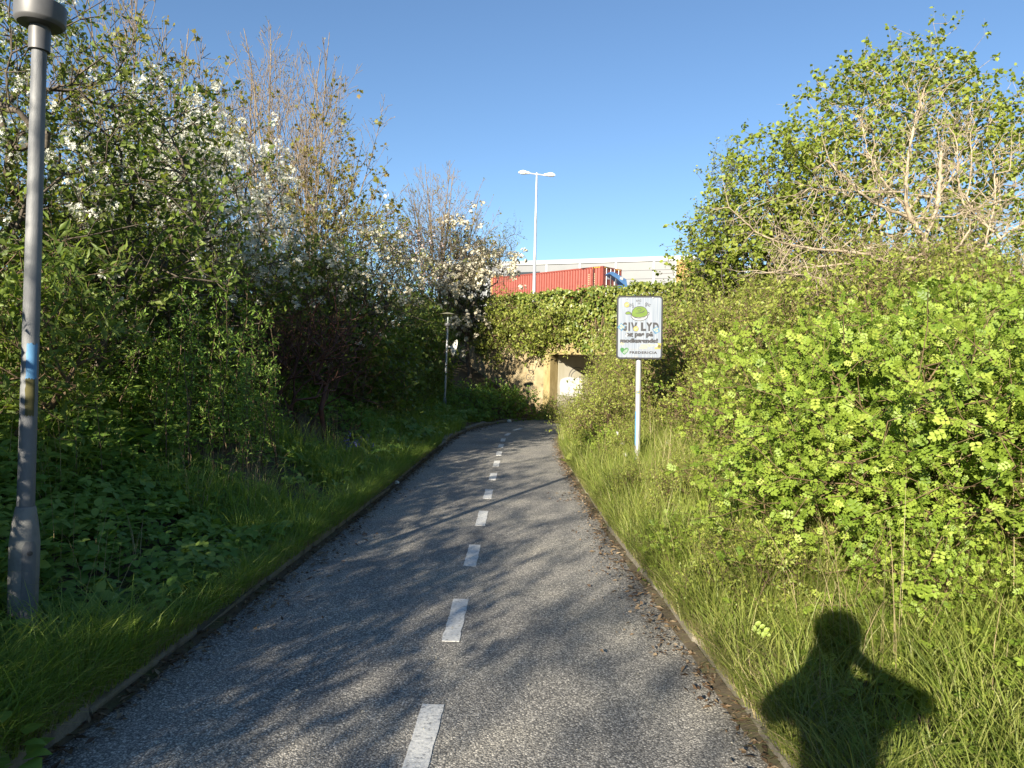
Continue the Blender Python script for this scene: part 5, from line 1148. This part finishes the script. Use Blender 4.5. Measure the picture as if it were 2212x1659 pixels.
#            n    y0   y1   d0   d1  dp  per rad  h0   h1    w    b0  b1  thr
grass_layer('grass', 'lush long grass on the shaded left bank', 'grass', -1, [
    (1500, 1.0, 14, .02, .20, 1, 20, .05, .10, .30, .005, .6, 1.3, -1.2), (700, 1.0, 3.6, .10, 1.3, .9, 26, .06, .20, .46, .0065, .5, 1.2, -2), (500, 3.0, 8, 1.2, 3.6, 1, 16, .09, .2, .5, .006, .3, 1.0, -.3), (420, 3.4, 6.5, .10, 2.6, .8, 20, .07, .16, .46, .006, .4, 1.1, .30), (1300, 5.5, 11, .08, 3.0, .85, 20, .09, .2, .52, .007, .3, 1.0, -.15),
    (1300, 10, 22, .06, 3.0, .85, 16, .11, .2, .5, .011, .3, 1.0, -.25)], 91)
grass_layer('grass', 'sunlit long grass on the right verge', 'grass_sunny', 1, [
    (1400, 1.0, 14, .02, .20, 1, 20, .05, .08, .26, .005, .6, 1.3, -1.2), (1150, 1.0, 4.2, .12, 2.1, .8, 26, .06, .12, .34, .0058, .4, 1.15, -2), (1100, 4.0, 8, .12, 1.7, .8, 24, .07, .2, .52, .0062, .25, .9, -.3), (900, 7.5, 12, .10, 1.5, .8, 20, .08, .2, .48, .0075, .3, .9, -.5),
    (1100, 11.5, 22, .08, 2.4, .85, 16, .10, .2, .5, .011, .3, .9, -.6)], 92)
grass_layer('dry_grass', 'dead straw hanging over the left kerb', 'dry_grass', -1, [(1100, 1.0, 13, .02, .28, 1, 14, .05, .07, .22, .0035, .8, 1.6, -.5), (160, 2, 14, .3, 2.5, 1, 5, .06, .3, .7, .004, .1, .7, -.1)], 93)
grass_layer('dry_grass', 'dead straw along the right kerb', 'dry_grass', 1, [(1100, 1.0, 13, .02, .30, 1, 14, .05, .07, .22, .0035, .8, 1.6, -.5), (260, 2, 16, .3, 2.4, 1, 5, .06, .3, .8, .004, .1, .7, -.1)], 94)
def herbs(name, label, mat, side, specs, seed):
    rs = np.random.RandomState(seed); s = Soup()
    for n, y0, y1, d0, d1, dp, h0, h1, size, thr, T in specs:
        P, d = verge_points(rs, side, n, y0, y1, d0, d1, 1.0, dp); m = noise3(P, 1.1, seed) > thr; P = P[m]; k = len(P)
        P[:, 2] += (h0 + (h1 - h0) * rs.rand(k)) * (.8 + .4 * noise3(P, 1.3, 2)); a = rs.rand(k) * 6.283
        ax = np.stack([np.cos(a), np.sin(a), rs.uniform(-.45, .25, k)], 1); up = unit(np.array([0.15 * -side, -.25, 1.]) + rs.normal(size=(k, 3)) * .28)
        s.add(scatter(T, P, ax, up, size * (.6 + .7 * rs.rand(k)), rs))
    return obj_me(name, s.mesh(name, M[mat]), label=label, kind='stuff')
herbs('ground_cover', 'ground elder leaves carpeting the shaded left bank', 'herb_leaf', -1, [(5600, 2.6, 7.0, .14, 2.9, .85, .06, .30, .075, -1.2, TRIF), (2500, 1.5, 6, .8, 3.2, 1, .1, .45, .07, -2, TRIF), (2600, 5.5, 11, .3, 3.4, .9, .06, .35, .08, -.1, TRIF), (5200, 10, 22, .12, 3.6, .9, .06, .45, .10, -.4, TRIF), (5200, 2.2, 10, 1.6, 4.8, 1, .06, .6, .09, -.9, TRIF)], 95)
herbs('ground_cover', 'small leafy weeds between the grass of the right verge', 'rose_leaf', 1, [(2600, 1.2, 6, .18, 2.1, .9, .04, .30, .075, -.3, ROSE), (900, 1.2, 8, .18, 1.6, .9, .03, .2, .055, 0, TRIF), (1800, 5.5, 12, .18, 1.9, .9, .04, .4, .07, -.2, ROSE), (2400, 11, 21, .15, 2.8, .9, .05, .6, .08, -.4, LEAF)], 96)
def litter(side, seed, label):
    rs = np.random.RandomState(seed); s = Soup(); n = 4200; poly = LS if side < 0 else RS_
    t = rs.uniform(1, 20, n); d = np.abs(rs.normal(size=n)) * .075 * (1 + 1.2 * (noise3(np.stack([t, t, t], 1), .9, 1) > .1)); x = np.interp(t, poly[:, 1], poly[:, 0]) - side * (d - .03) * 1.0
    P = np.stack([x, t, .012 + .02 * rs.rand(n) ** 2], 1); a = rs.rand(n) * 6.283; ax = np.stack([np.cos(a), np.sin(a), rs.normal(size=n) * .25], 1); up = unit(np.array([0, 0, 1.]) + rs.normal(size=(n, 3)) * .5)
    s.add(scatter(LEAF, P[: n // 2], ax[: n // 2], up[: n // 2], .024 * (.5 + rs.rand(n // 2)), rs)); s.add(scatter(NARROW, P[n // 2:], ax[n // 2:], up[n // 2:], .05 * (.4 + rs.rand(n - n // 2)), rs))
    obj_me('leaf_litter', s.mesh('leaf_litter', M['litter']), label=label, kind='stuff')
def petals():
    rs = np.random.RandomState(31); n = 420; t = 1 + 12 * rs.rand(n) ** 1.3; q = rs.beta(.55, 1.2, n); xl, xr = np.interp(t, LS[:, 1], LS[:, 0]), np.interp(t, RS_[:, 1], RS_[:, 0])
    P = np.stack([xl + (xr - xl) * (.02 + .96 * q), t, np.full(n, .018)], 1); s = Soup(); s.add(scatter(LEAF, P, unit(np.c_[rs.normal(size=(n, 2)), rs.normal(size=n) * .15]), unit(np.array([0, 0, 1.]) + rs.normal(size=(n, 3)) * .3), .011 * (.6 + rs.rand(n)), rs))
    obj_me('fallen_petals', s.mesh('fallen_petals', M['cream_petal']), label='small white petals scattered over the asphalt', kind='stuff')
petals()
litter(-1, 97, 'brown leaf litter gathered along the left path edge'); litter(1, 98, 'brown leaf litter gathered along the right path edge')
def soil_strip(side, label):
    poly = LS if side < 0 else RS_; V = []; rs = np.random.RandomState(4)
    tang = np.gradient(poly, axis=0); tang = tang / np.linalg.norm(tang, axis=1)[:, None]; nor = np.stack([-tang[:, 1], tang[:, 0]], 1) * (1 if side < 0 else -1)
    k = 600; i = np.linspace(0, len(poly) - 30, k); P = np.stack([np.interp(i, np.arange(len(poly)), poly[:, c]) for c in (0, 1)], 1); Nn = np.stack([np.interp(i, np.arange(len(poly)), nor[:, c]) for c in (0, 1)], 1)
    w = .012 + .03 * np.clip(.5 + .5 * noise3(np.stack([P[:, 1], P[:, 1] * 2.3, P[:, 0]], 1), 2.2, 3) + rs.normal(size=k) * .03, 0, 1.3)
    A = P + Nn * .03; B = P - Nn * w[:, None]
    V = np.concatenate([np.c_[A, np.full(k, .022)], np.c_[(A + B) / 2, np.full(k, .019)], np.c_[B, np.full(k, .008)]]); j = np.arange(k - 1)
    F = np.concatenate([np.stack([j, j + 1, j + 1 + k, j + k], 1), np.stack([j + k, j + k + 1, j + 1 + 2 * k, j + 2 * k], 1)])
    obj_me('soil_strip', mesh_np('soil_strip', V, F, M['soil'], smooth=True), kind='structure')
soil_strip(-1, ''); soil_strip(1, '')
# broad leaved plants: every leaf a part
def leaf_plant(name, label, cat, loc, n, size, T, mat, seed, el=(15, 60), width=1.0, stalk=0.0):
    rs = np.random.RandomState(seed); tv, tf = T; V = tv.copy(); V[:, 0] *= width; V[:, 2] -= .25 * V[:, 1] ** 2
    me = mesh_np('leaf', V, tf, M[mat], rnd=np.full(len(V), .6), smooth=True); root = empty(name, loc, 0, label, cat)
    for i in range(n):
        o = obj_me('leaf', me, root); a = 2.4 * i + rs.rand(); e = R(rs.uniform(*el)); s = size * rs.uniform(.7, 1.15); o.scale = (s, s, s)
        o.rotation_euler = (e, R(rs.uniform(-15, 15)), a); o.location = (-math.sin(a) * stalk * rs.rand(), math.cos(a) * stalk * rs.rand(), stalk * 1.6 * rs.rand())
    return root
def LOC(u, v, z=.1, dz=.0):
    p = gnd(u, v, z); return (p.x, p.y, G1(p.x, p.y) + dz)
leaf_plant('dock_plant', 'broad leaved dock plant at the right path edge below the dandelion clocks', 'plant', LOC(1232, 1012, .06), 9, .26, OVATE, 'grass_sunny', 1, (35, 75), .6)
leaf_plant('plantain_plant', 'ribbed plantain with long pale leaves in the near right grass', 'plant', LOC(1590, 1290, .12, .1), 10, .26, OVATE, 'rose_leaf', 2, (20, 65), .5)
leaf_plant('plantain_plant', 'plantain rosette in the grass beside the photographer shadow', 'plant', LOC(1700, 1240, .2, .08), 8, .22, OVATE, 'rose_leaf', 3, (20, 65), .5)
leaf_plant('ground_elder_plant', 'broad leaved ground elder in the bottom left corner', 'plant', LOC(35, 1640, .12, .12), 11, .11, OVATE, 'herb_leaf', 4, (-10, 30), 1.1, .10)
leaf_plant('ground_elder_plant', 'broad leaved ground elder at the foot of the near lamp post', 'plant', LOC(30, 1470, .12, .16), 8, .09, OVATE, 'herb_leaf', 5, (-10, 30), 1.1, .08)
# dandelion clocks
def clock(u, v, Y, label, seed):
    c = at(u, v, Y); g = G1(c.x, c.y); rs = np.random.RandomState(seed); root = empty('dandelion_clock', (c.x, c.y, g), 0, label, 'dandelion', 'dandelion clocks left of the sign post'); h = c.z - g
    bm_obj('stalk', tube_bm([(rs.normal() * .03, 0, -.02), (0, 0, h * .5), (0, 0, h)], [.004, .003, .003], 6), M['herb_leaf'], root)
    n = 150; d = unit(rs.normal(size=(n, 3))); P = np.array([0, 0, h]) + d * .012; s = Soup(); s.add(scatter(NARROW, P, d, unit(rs.normal(size=(n, 3))), .030, rs)); s.add(scatter(SIMPLE_FLOWER, np.array([0, 0, h]) + d * .034, unit(np.cross(d, rs.normal(size=(n, 3)))), d, .008, rs))
    obj_me('seed_head', s.mesh('seed_head', M['fluff']), root)
for i, (u, v, Y, lb) in enumerate(((1334, 937, 10.4, 'white dandelion clock standing highest left of the sign post'), (1352, 983, 9.6, 'white dandelion clock nearest the foot of the sign post'), (1345, 958, 10.2, 'white dandelion clock in the middle of the group left of the sign'), (1316, 957, 10.6, 'small dandelion clock furthest left of the sign post'), (1443, 957, 9.7, 'dandelion clock right of the sign post'))): clock(u, v, Y, lb, i + 3)
def bluebells():
    p = LOC(755, 965, .4); rs = np.random.RandomState(9); root = empty('bluebell_clump', p, 0, 'small clump of blue bluebells in the grass of the left bank', 'flowers'); st, fl = Soup(), Soup(); A, B = [], []; F_ = []
    for i in range(16):
        a = rs.normal(size=2) * .16; h = rs.uniform(.28, .42); b = np.array([a[0], a[1], -.02]); t = b + np.array([rs.normal() * .06, rs.normal() * .06, h]); A.append(b); B.append(t); F_ += [b + (t - b) * q + rs.normal(size=3) * .012 for q in rs.uniform(.7, 1.02, 8)]
    st.add(tubes(np.array(A), np.array(B), np.full(16, .003), np.full(16, .002), 4)); F_ = np.array(F_); fl.add(scatter(LEAF, F_, unit(rs.normal(size=F_.shape) * .5 + np.array([0, 0, -1])), unit(rs.normal(size=F_.shape)), .032, rs))
    obj_me('stems', st.mesh('stems', M['herb_leaf']), root); obj_me('blossom', fl.mesh('blossom', M['bluebell']), root, kind='stuff')
bluebells()
def scrap(u, v, s, label, seed):
    p = gnd(u, v, .03); bm = bmesh.new(); bmesh.ops.create_icosphere(bm, subdivisions=2, radius=s); rs = random.Random(seed)
    for w in bm.verts: w.co *= rs.uniform(.6, 1.15); w.co.z *= .7
    o = bm_obj('paper_scrap', bm, M['paper'], label=label, cat='litter'); o.location = (p.x, p.y, s * .4 + .02)
scrap(857, 1043, .035, 'crumpled white tissue on the left path edge', 1); scrap(1100, 911, .075, 'white scrap lying at the far left path edge before the bramble', 2); scrap(1286, 895 + 122, .035, 'white scrap at the right path edge under the dock', 3)
# ------------------------------------------------------------------ the photographer, whose shadow falls on the right verge
def person():
    # joints: (name, position, radius, parent); stands behind the lens, both hands raised to the phone
    J = [('pelvis', (0, -.44, .98), .145, None), ('waist', (0, -.44, 1.14), .135, 'pelvis'), ('chest', (0, -.43, 1.36), .16, 'waist'), ('upper', (0, -.43, 1.50), .13, 'chest'), ('neck', (0, -.42, 1.60), .062, 'upper'), ('chin', (0, -.40, 1.68), .075, 'neck'), ('head', (0, -.40, 1.77), .108, 'chin'), ('crown', (0, -.41, 1.865), .085, 'head')]
    for s, q in ((1, 'r'), (-1, 'l')):
        J += [('sh' + q, (.215 * s, -.43, 1.51), .085, 'upper'), ('el' + q, ((.44, -.26, 1.44) if s > 0 else (-.20, -.22, 1.36)), .046, 'sh' + q), ('wr' + q, (.135 * s, -.09, 1.50), .034, 'el' + q), ('pa' + q, (.095 * s, -.05, 1.54), .036, 'wr' + q),
              ('hip' + q, (.10 * s, -.44, .92), .115, 'pelvis'), ('kn' + q, (.12 * s, -.42, .50), .066, 'hip' + q), ('an' + q, (.13 * s, -.46, .10), .045, 'kn' + q), ('toe' + q, (.15 * s, -.27, .045), .040, 'an' + q)]
        for k in range(4):
            z = 1.515 + .02 * k; J += [('f%d' % k + q, (.10 * s, -.022, z), .010, 'pa' + q), ('g%d' % k + q, (.072 * s, -.012, z), .009, 'f%d' % k + q), ('h%d' % k + q, (.055 * s, -.018, z), .008, 'g%d' % k + q)]
        J += [('t' + q, (.085 * s, -.055, 1.505), .012, 'pa' + q), ('u' + q, (.06 * s, -.042, 1.52), .010, 't' + q)]
    J = [(a, (p[0] - (.17 if p[1] < -.2 else 0), p[1], p[2]), r, q) for a, p, r, q in J]
    idx = {j[0]: i for i, j in enumerate(J)}; me = bpy.data.meshes.new('person'); me.from_pydata([j[1] for j in J], [(idx[j[3]], i) for i, j in enumerate(J) if j[3]], [])
    o = bpy.data.objects.new('person', me); COL.objects.link(o)
    m = o.modifiers.new('skin', 'SKIN'); sk = me.skin_vertices[0].data if me.skin_vertices else None
    if sk is None:
        me.skin_vertices.new() if hasattr(me.skin_vertices, 'new') else None
    for i, j in enumerate(J):
        me.skin_vertices[0].data[i].radius = (j[2], j[2] * (.72 if j[0] in ('chest', 'waist', 'upper', 'pelvis') else 1)); me.skin_vertices[0].data[i].use_root = (i == 0)
    sb = o.modifiers.new('sub', 'SUBSURF'); sb.levels = 2; sb.render_levels = 2
    dg = bpy.context.evaluated_depsgraph_get(); nm = bpy.data.meshes.new_from_object(o.evaluated_get(dg)); bpy.data.objects.remove(o)
    for mt in ('jacket', 'trousers', 'skin', 'rubber'): nm.materials.append(M[mt])
    for p in nm.polygons:
        c = p.center; p.use_smooth = True
        p.material_index = 3 if c.z < .09 else (1 if c.z < .98 else (2 if (c.z > 1.60 and abs(c.x + .17) < .2 and c.y < -.2) or c.y > -.115 else 0))
    b = obj_me('person', nm, label='photographer in dark jacket holding a phone with both hands, casting the shadow on the verge', cat='person')
    hair = bm_obj('hair', lathe_bm([(.104, -.02), (.118, .04), (.108, .10), (.07, .145), (.01, .16)], 24), M['hair'], b, smooth=True); hair.location = (-.17, -.425, 1.755)
    ph = bm_obj('phone', box_bm(-.075, .075, -.004, .004, -.036, .036, bevel=.003), M['black'], label='black smartphone held up sideways in both hands', cat='phone'); ph.location = (0.02, -.012, 1.548)
    return b
try: person()
except Exception as e:
    import traceback; traceback.print_exc(); print('PERSON FAIL', e)
print('tris', sum(len(m.loop_triangles) or sum(len(p.vertices) - 2 for p in m.polygons) if len(m.polygons) < 1000 else len(m.polygons) for m in bpy.data.meshes))
